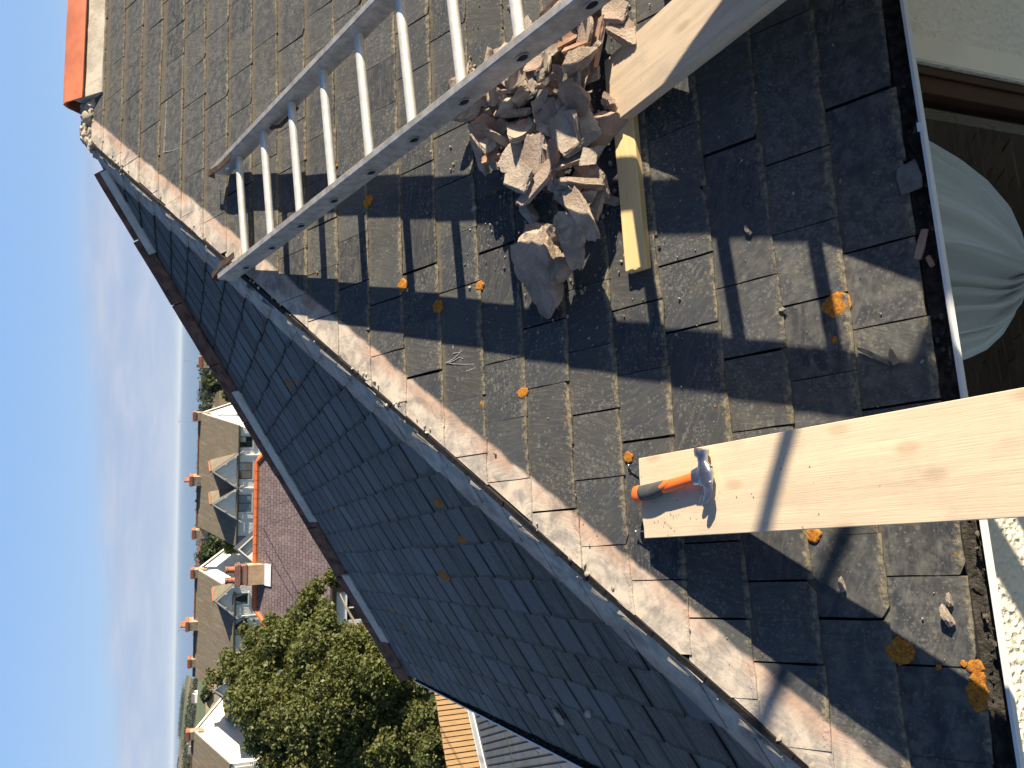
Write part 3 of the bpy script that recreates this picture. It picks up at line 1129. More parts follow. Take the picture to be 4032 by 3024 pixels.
for px, r in (((1457, 793), 0.021), ((1594, 1124), 0.020), ((1732, 1210), 0.021), ((1898, 1127), 0.015), ((2066, 1548), 0.016), ((2481, 1800), 0.013),
              ((3298, 1202), 0.026), ((3548, 2562), 0.031), ((3845, 2625), 0.019), ((3855, 2665), 0.017), ((3850, 2720), 0.026), ((3858, 2770), 0.018), ((3800, 2610), 0.008), ((3700, 2625), 0.007), ((1957, 757), 0.009), ((1333, 655), 0.008), ((3210, 2105), 0.016), ((3290, 1340), 0.010), ((1906, 1590), 0.008), ((1258, 1075), 0.006)):
    lichen(px, r * 1.3 if 0.012 < r < 0.028 and px[0] < 3500 else r)
for px, r in (((1140, 1505), 0.022), ((1167, 1490), 0.016), ((1312, 2000), 0.022), ((1735, 1975), 0.024), ((1755, 2260), 0.034), ((1830, 2120), 0.022), ((1555, 2395), 0.018), ((1590, 2458), 0.015), ((1690, 2665), 0.022), ((1465, 2305), 0.014)):
    lichen(px, r, 2.2, True)


def strokes(pts_list, w, name):
    mb = MB()
    for pts in pts_list:
        P = [A_(q) + NA * 0.0118 for q in pts]
        for a, b2 in zip(P[:-1], P[1:]):
            dd = (b2 - a)
            mb.obox(a - NA * 0.006, dd, NA.cross(dd).normalized() * w, NA * 0.0065)
    return mb.build(name, M['chalk'], front)


strokes([[(1792, 1394), (1818, 1390), (1829, 1383)], [(1821, 1390), (1796, 1412), (1763, 1431)], [(1778, 1428), (1796, 1422), (1815, 1410), (1833, 1414)], [(1767, 1429), (1792, 1435), (1837, 1437), (1889, 1435)], [(1846, 1458), (1846, 1464), (1882, 1449)], [(1792, 1360), (1792, 1374)]], 0.0012, 'chalk_mark')
strokes([[(663, 405), (660, 455)], [(660, 470), (656, 540)], [(655, 550), (652, 603), (690, 596), (716, 583)]], 0.0014, 'chalk_mark')


# ------------------------------------------------------------------ ladder
M['alu'] = simple('dull_aluminium', (0.46, 0.44, 0.41), 0.5, 0.26, 26, 0.0008, 140, 0.5, 0.5)
M['alu_rung'] = simple('worn_aluminium', (0.74, 0.72, 0.66), 0.42, 0.12, 30, 0.0004, 90, 0.35, 0.5)
M['hole'] = simple('dark_hole', (0.02, 0.018, 0.016), 0.9)
M['rusty'] = simple('rusty_steel', (0.10, 0.068, 0.048), 0.7, 0.5, 30, 0.001, 120, 0.3)
LP = Vector((2.23871, 2.35655, 1.42396))
LD = Vector((0.0226732, -0.94954657, -0.31280543))
LC = Vector((0.99767395, 0.00137104, 0.0681529))
LN = Vector((-0.06428549, -0.31362307, 0.94736896))
LS, LW, LE = 0.2788, 0.4991, 0.2048
ladder = thing('ladder', LP + LD * 4, 'aluminium ladder leaning up the slates towards the stripped hip', 'ladder')
LLEN = LS * 14.5 + LE
H_ = 0.088
T_ = 0.030
for o_ in (0.0, LW):
    mb = MB()
    base = LP - LD * LE + LC * (o_ - (T_ if o_ == 0 else 0)) * 1.0
    lx = LC * T_
    # hollow channel: web and two flanges, closed box look with a rolled lip
    c0 = base - LN * 0.036
    prof = [(0, 0.004), (0.004, 0), (T_ - 0.004, 0), (T_, 0.004), (T_, H_ - 0.004), (T_ - 0.004, H_), (0.004, H_), (0, H_ - 0.004)]
    mb.rings([[c0 + LC * a + LN * h + LD * q for a, h in prof] for q in (0.0, LLEN)], True)
    st_ = mb.build('stile', M['alu'], ladder, 25)
    for k in range(14):
        mb = MB()
        if o_ == 0:
            c = LP + LD * LS * k - LC * (T_ + 0.0005)
            sg = -1
        else:
            c = LP + LD * LS * k + LC * (LW + T_ + 0.0005)
            sg = 1
        mb.rings([[c + LC * sg * dz + (LD * cos(a) * 0.025 + LN * (sin(a) * 0.0165 + 0.002)) * rr_ for a in [2 * pi * j / 20 for j in range(20)]] for rr_, dz in ((1.0, 0.0005), (1.02, 0.003), (0.86, 0.0035), (0.80, 0.001))], False)
        mb.build('rung_rim', M['alu'], st_, 40)
    for k in range(14):
        mb = MB()
        c = LP + LD * LS * k + (-LC * (T_ + 0.0009) if o_ == 0 else LC * (LW + T_ + 0.0009))
        pts = []
        for j in range(20):
            a = 2 * pi * j / 20
            pts.append(c + LD * cos(a) * 0.0208 * (1 - 0.18 * sin(a)) + LN * ((sin(a) if sin(a) < 0 else 0.6 * sin(a)) * 0.0138 + 0.001))
        mb.face(pts if o_ else pts[::-1])
        mb.build('rung_hole', M['hole'], st_)
for k in range(14):
    mb = MB()
    c = LP + LD * LS * k
    ring = []
    for j in range(40):
        a = 2 * pi * j / 40
        r_ = 0.0195 if j % 2 else 0.0187
        ring.append(LD * cos(a) * r_ + LN * sin(a) * r_ * (0.92 if sin(a) < 0 else 0.80))
    mb.rings([[c + LC * (LW * q) + p for p in ring] for q in (0.0, 0.33, 0.66, 1.0)], False)
    mb.build('rung', M['alu_rung'], ladder, 180)
# bent steel hooks bolted to the head of the ladder
for o_, sg in ((LW + 0.004 - 0.030, 1), (0.012, -1)):
    mb = MB()
    b0 = LP + LC * o_ + LN * (H_ * 0.55 + 0.003)
    path = [b0 + LD * 0.02, b0 - LD * 0.06, b0 - LD * (LE * 0.55) + LN * 0.004, b0 - LD * (LE + 0.03) + LN * 0.004 + LC * 0.02 * sg, b0 - LD * (LE + 0.055) - LN * 0.035 + LC * 0.025 * sg]
    if o_ < 0.1:
        path = [p - LC * 0.0 - LD * 0.03 for p in path]
    for a, b2 in zip(path[:-1], path[1:]):
        dd = b2 - a
        mb.obox(a, dd * 1.02, LC * 0.028, dd.cross(LC).normalized() * 0.005)
    mb.build('ridge_hook', M['rusty'], ladder, None, 0.001)
mb = MB()
c = LP - LD * 0.125 + LC * (LW - 0.0006) + LN * 0.004
mb.rings([[c + LC * q + LD * cos(a) * 0.016 + LN * (0.008 * sin(a)) for a in [2 * pi * j / 16 for j in range(16)]] for q in (0, -0.0012)], True)
mb.build('plate', M['upvc'], ladder)
# short brace near the second rung, inside the far stile
mb = MB()
q0 = LP + LD * LS * 1.18 + LC * (LW - 0.002) - LN * 0.012
mb.tube([q0, q0 + LD * 0.10 - LC * 0.035 + LN * 0.004, q0 + LD * 0.24 - LC * 0.016 - LN * 0.01], [0.007, 0.009, 0.006], 8)
mb.build('brace', M['rusty'], ladder, 180)


# ------------------------------------------------------------------ boards
def board(name, o, along, across, up, L, wd, th, material, parent, worn=0.0015, seed=0, tilt=0.0):
    """rectangular timber; o = top near corner; UV in metres"""
    mb = MB()
    tile = []
    n, m_ = int(L / 0.06) + 1, 8
    rr = random.Random(seed)

    def top(i, j):
        f, g = i / n, j / m_
        return o + along * (L * f) + across * (wd * g) + up * (0.0012 * fr((f * L * 2, g * 3, seed), 1) - 0.002 * (2 * g - 1) ** 2)
    idx = {}
    for i in range(n + 1):
        for j in range(m_ + 1):
            p = top(i, j)
            if i == 0:
                p = p + along * (0.003 * fr((j * 0.7, seed, 0), 1))
            idx[i, j] = mb.vert(p)
    low = {}
    for i in range(n + 1):
        for j in (0, m_):
            low[i, j] = mb.vert(Vector(mb.v[idx[i, j]]) - up * th)

    def add(q, uvs):
        mb.f.append(tuple(q))
        tile.extend(uvs)
    flip = along.cross(across).dot(up) < 0
    for i in range(n):
        for j in range(m_):
            q = [idx[i, j], idx[i + 1, j], idx[i + 1, j + 1], idx[i, j + 1]]
            uv = [(L * a / n, wd * b2 / m_) for a, b2 in ((i, j), (i + 1, j), (i + 1, j + 1), (i, j + 1))]
            if flip:
                q.reverse()
                uv.reverse()
            add(q, uv)
        for j, sg in ((0, 1), (m_, -1)):
            q = [idx[i, j], low[i, j], low[i + 1, j], idx[i + 1, j]]
            uv = [(L * i / n, 3 + wd * j), (L * i / n, 3 + wd * j + th), (L * (i + 1) / n, 3 + wd * j + th), (L * (i + 1) / n, 3 + wd * j)]
            if (sg < 0) != flip:
                q.reverse()
                uv.reverse()
            add(q, uv)
        q = [low[i, 0], low[i, m_], low[i + 1, m_], low[i + 1, 0]]
        uv = [(L * i / n, 5), (L * i / n, 5 + wd), (L * (i + 1) / n, 5 + wd), (L * (i + 1) / n, 5)]
        if flip:
            q.reverse()
            uv.reverse()
        add(q, uv)
    for i in (0, n):
        q = [idx[i, j] for j in range(m_ + 1)] + [low[i, m_], low[i, 0]]
        uv = [(7, wd * j / m_) for j in range(m_ + 1)] + [(7 + th * 0.2, wd), (7 + th * 0.2, 0)]
        if (i == n) != (not flip):
            pass
        if (i == 0) == flip:
            q.reverse()
            uv.reverse()
        add(q, uv)
    mb.uv = {'tile': tile}
    ob = mb.build(name, material, parent, None, worn)
    return ob


M['plank'] = wood_mat('pale_scaffold_plank', (0.73, 0.585, 0.41), (0.685, 0.535, 0.365), 0.5, 0.28)
M['plank_dusty'] = wood_mat('dusty_scaffold_plank', (0.62, 0.50, 0.36), (0.50, 0.40, 0.29), 1.0, 0.5)
M['batten'] = wood_mat('yellow_batten', (0.72, 0.52, 0.26), (0.64, 0.44, 0.20), 0.6, 0.12)
PA = Vector((1.13779, 0.68636, 0.45280))
PB = Vector((0.90998, 0.67039, 0.45280))
el = radians(8.6)
PD = Vector((0, -cos(el), -sin(el)))
PU = Vector((0, -sin(el), cos(el)))
PX = (PA - PB)
PWID = PX.length
PX = PX.normalized()
PX = (PX - PD * PX.dot(PD)).normalized()
PU = PX.cross(PD * -1).normalized()
if PU.z < 0:
    PU = -PU
plank = thing('scaffold_board', PB, 'pale clean scaffold plank with a hammer lying on its nearest end', 'plank')
board('board', PB, PD, PX, PU, 2.6, PWID, 0.038, M['plank'], plank, 0.0015, 1)
M['zinc'] = simple('zinc_screw', (0.55, 0.57, 0.60), 0.3, 0.1, 40, 0, 60, 1.0)


def plk(px, h=0.0):
    return on_plane(px, PB + PU * h, PU)


for px in ((2475, 1833), (2503, 2094)):
    mb = MB()
    c = plk(px, -0.014)
    mb.tube([c + PD * 0.05, c + PD * 0.002], 0.0022, 8)
    mb.tube([c + PD * 0.004, c + PD * 0.001, c, c - PD * 0.001], [0.0022, 0.0046, 0.0048, 0.004], 12)
    mb.build('screw', M['zinc'], plank, 40)
mb = MB()
c = plk((2535, 2100), 0)
mb.prism([c + PX * 0.01 - PU * 0.015, c + PX * 0.03 - PU * 0.012, c + PX * 0.028 - PU * 0.03 - PD * 0.01, c + PX * 0.008 - PU * 0.03], -PD * 0.006)
mb.build('splinter', M['plank'], plank)
plank.children[-1].data.uv_layers.new(name='tile')

# second board: carries the rubble, under the ladder
B2 = A_((2397, 498), 0.05)
e2 = radians(7.4)
D2 = Vector((0, -cos(e2), -sin(e2)))
U2 = Vector((0, -sin(e2), cos(e2)))
board2 = board('scaffold_board', B2, D2, Vector((1, 0, 0)), U2, 2.4, 0.225, 0.038, M['plank_dusty'], None, 0.002, 4)
tag(board2, 'mortar-dusted scaffold plank under the rubble at the foot of the ladder', 'plank')

# unseen rest of the scaffold lift, added to shade the wall and eave slates
st3 = A_((2066, 40), 0.05)
plat = thing('shading_platform', Vector((B2.x + 1.0, -0.6, B2.z - 0.1)), 'row of scaffold planks beyond the dusty one, out of view, added to shade the wall and eaves', 'scaffold')
for k in range(10):
    x_ = B2.x + 0.238 * (k + 1)
    y_ = 0.345 if k == 0 else 0.46 - 0.05 * (k % 3)
    p_ = B2 + D2 * ((B2.y - y_) / cos(e2))
    board('plank', Vector((x_, p_.y, p_.z)), D2, Vector((1, 0, 0)), U2, 2.0, 0.225, 0.038, M['plank_dusty'], plat, 0.002, 20 + k)

# batten nailed flat along the slates
bt_h = 0.045
q0 = A_((2460, 1071), bt_h)
q1 = A_((2543, 1042), bt_h)
bdir = (A_((2413, 510), bt_h) - q0).normalized()
bac = -SA
bac = (bac - bdir * bac.dot(bdir)).normalized()
bw = (q1 - q0).dot(bac)
batten = board('timber_batten', q0, bdir, bac, NA, 0.62, max(0.06, bw), 0.034, M['batten'], None, 0.004, 9)
tag(batten, 'short yellow softwood batten lying across the slates below the rubble', 'batten')


# ------------------------------------------------------------------ hammer
M['steel'] = simple('bright_steel', (0.55, 0.55, 0.56), 0.28, 0.25, 60, 0.0004, 150, 0.95, 0.5)
M['orange_plastic'] = simple('orange_plastic', (0.85, 0.17, 0.035), 0.4, 0.08, 20)
M['grey_rubber'] = simple('grey_rubber', (0.075, 0.078, 0.078), 0.7, 0.2, 40, 0.0006, 200)
hammer = thing('claw_hammer', plk((2640, 1890), 0), 'claw hammer with an orange and grey grip lying on the pale plank', 'hammer')


def ell_loft(pts, na=18, up=PU):
    """pts: (point, half width in plane, half height)"""
    rings = []
    P = [Vector(p[0]) for p in pts]
    for k, (p, w_, h_) in enumerate(pts):
        t_ = (P[min(k + 1, len(P) - 1)] - P[max(k - 1, 0)]).normalized()
        s_ = up.cross(t_).normalized()
        rings.append([P[k] + s_ * cos(2 * pi * j / na) * w_ + up * sin(2 * pi * j / na) * h_ for j in range(na)])
    return rings


hc = lambda x, y, h: plk((2300 + x * 0.4521, 1600 + y * 0.4521), h)
ppm = 0.4521 / 1.0
unit = (plk((2700, 1900), 0.02) - plk((2710, 1900), 0.02)).length / 10 * 0.4521   # metres per crop pixel along the board
# handle: neck (orange) to butt
mb = MB()
mb.rings(ell_loft([(hc(985, 612, 0.020), 36 * unit, 0.0105), (hc(940, 628, 0.020), 35 * unit, 0.0120), (hc(840, 660, 0.019), 35 * unit, 0.0125), (hc(745, 690, 0.018), 38 * unit, 0.0135), (hc(690, 702, 0.017), 40 * unit, 0.0140)]), True)
mb.build('handle_neck', M['orange_plastic'], hammer, 60)
mb = MB()
gp = []
for k in range(27):
    f = k / 26
    x = 715 - 240 * f
    y = 690 + 68 * f + 14 * sin(f * pi)
    w_ = 38 + 11 * sin(f * pi * 0.9 - 0.2) + (2.0 if k % 2 else 0)
    gp.append((hc(x, y, 0.0165), w_ * unit, 0.0148 + 0.0020 * sin(f * pi) + (0.0006 if k % 2 else 0)))
mb.rings(ell_loft(gp), True)
mb.build('grip', M['grey_rubber'], hammer, 60)
mb = MB()
mb.rings(ell_loft([(hc(500, 757, 0.0168), 50 * unit, 0.0150), (hc(478, 763, 0.0165), 56 * unit, 0.0162), (hc(452, 770, 0.0165), 54 * unit, 0.0155), (hc(438, 773, 0.0165), 42 * unit, 0.0115)]), True)
mb.build('butt_cap', M['orange_plastic'], hammer, 60)
mb = MB()
c = hc(700, 668, 0.0)
mb.rings(ell_loft([(hc(745, 668, 0.026), 16 * unit, 0.006), (hc(700, 690, 0.0265), 20 * unit, 0.0065), (hc(662, 706, 0.0265), 20 * unit, 0.0060)]), True)
mb.build('grip_inlay', M['orange_plastic'], hammer, 60)
# head: striking face, neck, cheek, then two claws
mb = MB()
mb.rings(ell_loft([(hc(1022, 372, 0.020), 50 * unit, 0.0150), (hc(1021, 382, 0.020), 53 * unit, 0.0160), (hc(1024, 420, 0.020), 52 * unit, 0.0158), (hc(1030, 440, 0.020), 38 * unit, 0.0120), (hc(1036, 490, 0.020), 35 * unit, 0.0110), (hc(1046, 530, 0.020), 52 * unit, 0.0130), (hc(1050, 590, 0.020), 70 * unit, 0.0135), (hc(1060, 650, 0.020), 58 * unit, 0.0130), (hc(1066, 690, 0.0205), 44 * unit, 0.0125)], 16), True)
mb.rings(ell_loft([(hc(960, 618, 0.020), 48 * unit, 0.0125), (hc(1000, 606, 0.020), 55 * unit, 0.0130), (hc(1050, 594, 0.020), 62 * unit, 0.0134)], 16), True)
mb.build('head', M['steel'], hammer, 50)
for sg, e in ((-1, (1000, 838)), (1, (1055, 838))):
    mb = MB()
    zz = 0.020 + sg * 0.0058
    mb.rings(ell_loft([(hc(1068 + sg * 4, 668, zz), 40 * unit, 0.0055), (hc(1076 + sg * 6, 720, zz), 36 * unit, 0.0052), (hc(1066 + sg * 9, 770, zz + 0.001), 30 * unit, 0.0046), (hc(1042 + sg * 12, 815, zz + 0.002), 22 * unit, 0.0038), (hc(1026 + sg * 15, 840, zz + 0.003), 12 * unit, 0.0022)], 12), True)
    mb.build('claw', M['steel'], hammer, 50)
mb = MB()
mb.cbox(hc(1095, 570, 0.0195), (hc(1095, 520, 0.0195) - hc(1095, 620, 0.0195)), PU * 0.0105, PU.cross(hc(1095, 520, 0.0195) - hc(1095, 620, 0.0195)).normalized() * 0.010)
mb.build('eye_wedge', M['hole'], hammer, None, 0.001)


# ------------------------------------------------------------------ rubble
def chunk_mesh(name, sx_, sy_, sz_, rr, cuts=9, rough=0.12, bend=0.0, sub=4, grooves=0.0):
    flat = sz_ < 0.45 * sy_ or sx_ > 2.2 * sy_
    bm = bmesh.new()
    bmesh.ops.create_icosphere(bm, subdivisions=sub, radius=1.0)
    planes = []
    for _ in range(cuts):
        if flat:
            a_ = rr.choice((0, pi / 2, pi, -pi / 2)) + rr.gauss(0, 0.22)
            n = Vector((cos(a_), sin(a_), rr.gauss(0, 0.14))).normalized()
            planes.append((n, rr.uniform(0.46, 0.66)))
        else:
            n = Vector((rr.gauss(0, 1), rr.gauss(0, 1), rr.gauss(0, 0.7))).normalized()
            planes.append((n, rr.uniform(0.42, 0.80)))
    planes.append((Vector((rr.uniform(-.12, .12), rr.uniform(-.12, .12), 1)).normalized(), rr.uniform(0.35, 0.6)))
    planes.append((Vector((rr.uniform(-.12, .12), rr.uniform(-.12, .12), -1)).normalized(), rr.uniform(0.35, 0.6)))
    sd = rr.uniform(0, 200)
    for v in bm.verts:
        p = v.co.copy()
        p += v.co * rough * 1.6 * fr(p, 1.3, sd, 3)
        for _ in range(3):
            for n, d_ in planes:
                e_ = p.dot(n) - d_
                if e_ > 0:
                    p -= n * e_ * 0.96
        p += v.co * (rough * 0.22 * fr(p, 4.0, sd, 3) + 0.055 * fr(p, 9.0, sd, 4))
        q = Vector((p.x * sx_, p.y * sy_, p.z * sz_)) * 1.7
        if grooves:
            q.z += grooves * (abs(sin(q.y * 260)) - 0.5) * (1 if p.z > 0 else 0)
        if bend:
            q.z += bend * (q.y * q.y) / max(1e-6, sy_ * sy_) - bend * 0.3
        v.co = q
    bm.normal_update()
    me = bpy.data.meshes.new(name)
    bm.to_mesh(me)
    bm.free()
    me.polygons.foreach_set('use_smooth', [True] * len(me.polygons))
    me.set_sharp_from_angle(angle=radians(24))
    return me


rr = random.Random(21)
lumps, shards, strips, chips, clays = [], [], [], [], []
for k in range(7):
    lumps.append(chunk_mesh('mortar_lump', rr.uniform(.030, .048), rr.uniform(.026, .038), rr.uniform(.020, .030), rr, 11, 0.20))
for k in range(12):
    shards.append(chunk_mesh('mortar_slab', rr.uniform(.038, .070), rr.uniform(.026, .042), rr.uniform(.008, .012), rr, 7, 0.12, rr.choice((0, 0.006, 0.012))))
for k in range(6):
    strips.append(chunk_mesh('mortar_strip', rr.uniform(.060, .095), rr.uniform(.018, .026), rr.uniform(.010, .017), rr, 6, 0.14, rr.choice((0, 0.008)), 4, 0.0016))
for k in range(4):
    clays.append(chunk_mesh('clay_shard', rr.uniform(.050, .08), rr.uniform(.018, .035), rr.uniform(.009, .012), rr, 9, 0.10, 0.006))
for k in range(5):
    chips.append(chunk_mesh('mortar_chip', rr.uniform(.010, .018), rr.uniform(.008, .014), rr.uniform(.005, .009), rr, 9, 0.25, 0, 3))
for l_, m_ in ((lumps, 'mortar'), (shards, 'mortar_grey'), (strips, 'mortar'), (clays, 'clay_shard'), (chips, 'mortar_grey')):
    for i, me in enumerate(l_):
        me.materials.append(M['mortar_grey'] if (m_ == 'mortar' and i % 3 == 2) else M[m_])

# height field over the front slope (u along the eave, s up the slope), 4 mm cells
HU0, HS0, HC = 1.2, 0.3, 0.004
HN, HM = 420, 420
HF = np.full((HN, HM), 0.0155)


def to_us(p):
    return p.dot(UA), p.dot(SA), p.dot(NA)


# board 2 and the batten stand in the way
uu = (np.arange(HN) + 0.5) * HC + HU0
ss_ = (np.arange(HM) + 0.5) * HC + HS0
for i in range(HN):
    for j in range(HM):
        P = UA * uu[i] + SA * ss_[j]
        f = (B2.y - P.y)
        if -0.005 < f < 1.2 and B2.x <= P.x <= B2.x + 0.225:
            tz = (B2 + D2 * (f / cos(e2))).z
            HF[i, j] = max(HF[i, j], (tz - P.z) * CP)
        bb = P - q0
        a_, c_ = bb.dot(bdir), bb.dot(bac)
        if 0 < a_ < 0.62 and 0 < c_ < bw:
            HF[i, j] = max(HF[i, j], bt_h)
# the ladder passes over: nothing may rise above its underside (checked when dropping)
RUB = []


def drop(me, px, rot, name, scale=1.0, sink=0.004, hmax=0.30):
    P = A_(px, 0.04)
    u, s_, _ = to_us(P)
    Rm = rot.to_matrix() if not isinstance(rot, Matrix) else rot
    co = np.empty(len(me.vertices) * 3, dtype=np.float32)
    me.vertices.foreach_get('co', co)
    co = co.reshape(-1, 3) @ np.array(Rm).T * scale
    iu = ((co[:, 0] + u - HU0) / HC).astype(int)
    js = ((co[:, 1] + s_ - HS0) / HC).astype(int)
    ok = (iu >= 0) & (iu < HN) & (js >= 0) & (js < HM)
    if not ok.any():
        base = 0.0155 - co[:, 2].min()
    else:
        gap = HF[iu[ok], js[ok]] - co[ok, 2]
        base = np.percentile(gap, 96) - sink
        base = max(base, 0.0155 - co[:, 2].min() - 0.003)
        if base > hmax:
            return None
        np.maximum.at(HF, (iu[ok], js[ok]), co[ok, 2] + base)
        # close the footprint between samples
    if base > hmax:
        return None
    pos = UA * u + SA * s_ + NA * float(base)
    o = bpy.data.objects.new(name, me)
    COL.objects.link(o)
    F3 = Matrix((UA, SA, NA)).transposed() @ Rm
    M4 = F3.to_4x4()
    M4 = Matrix.Translation(pos) @ M4 @ Matrix.Diagonal((scale, scale, scale, 1))
    o.matrix_world = M4
    RUB.append(o)
    return o


def rotz(a, tx=0.0, ty=0.0):
    return Matrix.Rotation(a, 3, 'Z') @ Matrix.Rotation(tx, 3, 'X') @ Matrix.Rotation(ty, 3, 'Y')


# the pile: outline in the photograph
PILE = [(1865, 420), (1960, 320), (2080, 215), (2200, 120), (2330, 20), (2410, 10), (2395, 120), (2400, 260), (2350, 420), (2395, 560), (2400, 800), (2330, 860), (2200, 700), (2090, 700), (1985, 700), (1925, 560)]


def inside(p, poly):
    c = False
    j = len(poly) - 1
    for i in range(len(poly)):
        if (poly[i][1] > p[1]) != (poly[j][1] > p[1]) and p[0] < (poly[j][0] - poly[i][0]) * (p[1] - poly[i][1]) / (poly[j][1] - poly[i][1]) + poly[i][0]:
            c = not c
        j = i
    return c


GR_PILE = 'broken mortar and tile in the rubble pile'
LAB = {'mortar_lump': ('thick grey-beige mortar lump in the rubble pile under the ladder', 'mortar lump'),
       'mortar_slab': ('flat grey-beige slab of broken mortar in the rubble pile under the ladder', 'mortar slab'),
       'mortar_strip': ('long grooved strip of broken mortar in the rubble pile under the ladder', 'mortar strip'),
       'clay_shard': ('thin reddish broken tile shard in the rubble pile under the ladder', 'tile shard')}
rr = random.Random(77)
cnt = 0
tries = 0
while cnt < 215 and tries < 1900:
    tries += 1
    px = (rr.uniform(1850, 2420), rr.uniform(0, 880))
    if not inside(px, PILE):
        continue
    r_ = rr.random()
    if r_ < 0.46:
        me, nm = rr.choice(shards), 'mortar_slab'
    elif r_ < 0.58:
        me, nm = rr.choice(lumps), 'mortar_lump'
    elif r_ < 0.90:
        me, nm = rr.choice(strips), 'mortar_strip'
    else:
        me, nm = rr.choice(clays), 'clay_shard'
    o = drop(me, px, rotz(rr.uniform(0, 6.28), rr.gauss(0, 0.45), rr.gauss(0, 0.45)), nm, rr.choice((0.55, 0.75, 0.95, 1.15)) * rr.uniform(0.85, 1.15), 0.008, 0.15)
    if o:
        tag(o, LAB[nm][0], LAB[nm][1], GR_PILE)
        cnt += 1

# the pieces one can tell apart
big1 = chunk_mesh('mortar_lump', .062, .052, .044, random.Random(4), 9, 0.22)
big2 = chunk_mesh('mortar_lump', .066, .042, .030, random.Random(8), 10, 0.20, 0, 4, 0.004)
big3 = chunk_mesh('mortar_lump', .036, .026, .024, random.Random(9), 9, 0.22)
big4 = chunk_mesh('mortar_strip', .080, .026, .012, random.Random(12), 8, 0.12, 0.004)
big5 = chunk_mesh('mortar_slab', .060, .042, .010, random.Random(13), 9, 0.14, 0.004)
big6 = chunk_mesh('mortar_slab', .085, .024, .009, random.Random(15), 8, 0.08)
big7 = chunk_mesh('mortar_lump', .052, .040, .030, random.Random(16), 10, 0.16)
for me in (big1, big2, big3, big4, big7):
    me.materials.append(M['mortar'])
for me in (big5, big6):
    me.materials.append(M['mortar_grey'])


def named(me, px, rot, label, cat, sc_=1.0, sink=0.005, nm=None):
    o = drop(me, px, rot, nm or me.name.split('.')[0], sc_, sink, 0.3)
    if o:
        tag(o, label, cat)
    return o


named(big6, (2190, 770), rotz(-1.02, 0.05), 'long flat mortar slab at the bottom edge of the rubble pile, half in shadow', 'mortar slab')
named(big5, (2130, 745), rotz(0.88, 0.12, 0.1), 'ragged flat mortar slab lying on the long slab at the bottom of the pile', 'mortar slab')
named(big4, (2385, 890), rotz(0.36, 0.1), 'long mortar strip reaching down beside the yellow batten', 'mortar strip', 1.2)
named(big2, (2330, 970), rotz(0.40, 0.10), 'ribbed mortar lump between the yellow batten and the largest lump', 'mortar lump', 0.98)
named(big1, (2160, 1075), rotz(-0.2, 0.05), 'largest rounded mortar lump, lying alone on the slates below the ladder', 'mortar lump', 1.4)
named(big3, (2178, 925), rotz(1.0), 'small mortar lump touching the upper end of the largest lump', 'mortar lump', 1.3)
named(big3, (2255, 1075), rotz(2.6, 0.4), 'pinkish mortar lump tucked against the side of the largest lump', 'mortar lump', 1.2)
named(chips[0], (2080, 842), rotz(0.4), 'single mortar chip lying on the shaded slates above the largest lump', 'mortar chip', 2.4, nm='mortar_chip')
named(big7, (2505, 165), rotz(0.75, 0.25), 'rounded mortar lump furthest out on the dusty plank', 'mortar lump', 0.9)
named(big5, (2470, 95), rotz(1.0, 0.2), 'pinkish flat mortar slab on the dusty plank beside its outermost lump', 'mortar slab', 0.8)
named(big3, (2425, 420), rotz(0.2), 'small pale mortar lump near the corner of the dusty plank', 'mortar lump', 0.75)
named(big7, (2380, 300), rotz(1.8, 0.1), 'banded mortar lump at the edge of the dusty plank', 'mortar lump', 0.85)
named(big1, (2360, 440), rotz(0.3, 0.2), 'pinkish mortar lump sitting on the corner of the dusty plank above the batten', 'mortar lump', 0.62)
# crumbs strewn over the slates: nobody could count them
mb = MB()
for k in range(900):
    big_ = 1.0
    if k < 260:
        px = (rr.uniform(1800, 2700), rr.uniform(0, 1400))
    elif k < 700:
        px = (rr.gauss(2160, 170), rr.gauss(560, 330))
        big_ = rr.choice((1, 1, 1.6, 2.4))
    else:
        px = (rr.uniform(700, 3800), rr.uniform(100, 2900))
    p = A_(px)
    u_, s_, _ = to_us(p)
    if u_ < KA * s_ + 0.03 or s_ < 0.02:
        continue
    crumb(mb, p + NA * 0.0135, rr.choice((0.0015, 0.002, 0.003, 0.0045)) * rr.uniform(0.7, 1.4) * big_, rr)
tag(mb.build('mortar_crumbs', M['mortar_grey'], None, 40), 'pale mortar crumbs strewn over the front slates', 'crumbs', None, 'stuff')
mb = MB()
for k in range(70):
    px = (rr.uniform(2500, 3300), rr.uniform(1650, 2080))
    if rr.random() < 0.6:
        px = (rr.gauss(2650, 50), rr.gauss(2050, 40))
    p = plk(px, 0.001)
    if not (0 < (p - PB).dot(PX) < PWID and (p - PB).dot(PD) > 0.01):
        continue
    crumb(mb, p, rr.uniform(0.0006, 0.0022), rr)
tag(mb.build('plank_grit', M['mortar_grey'], None, 40), 'dark grit and sawdust strewn on the clean plank by the hammer', 'grit', None, 'stuff')

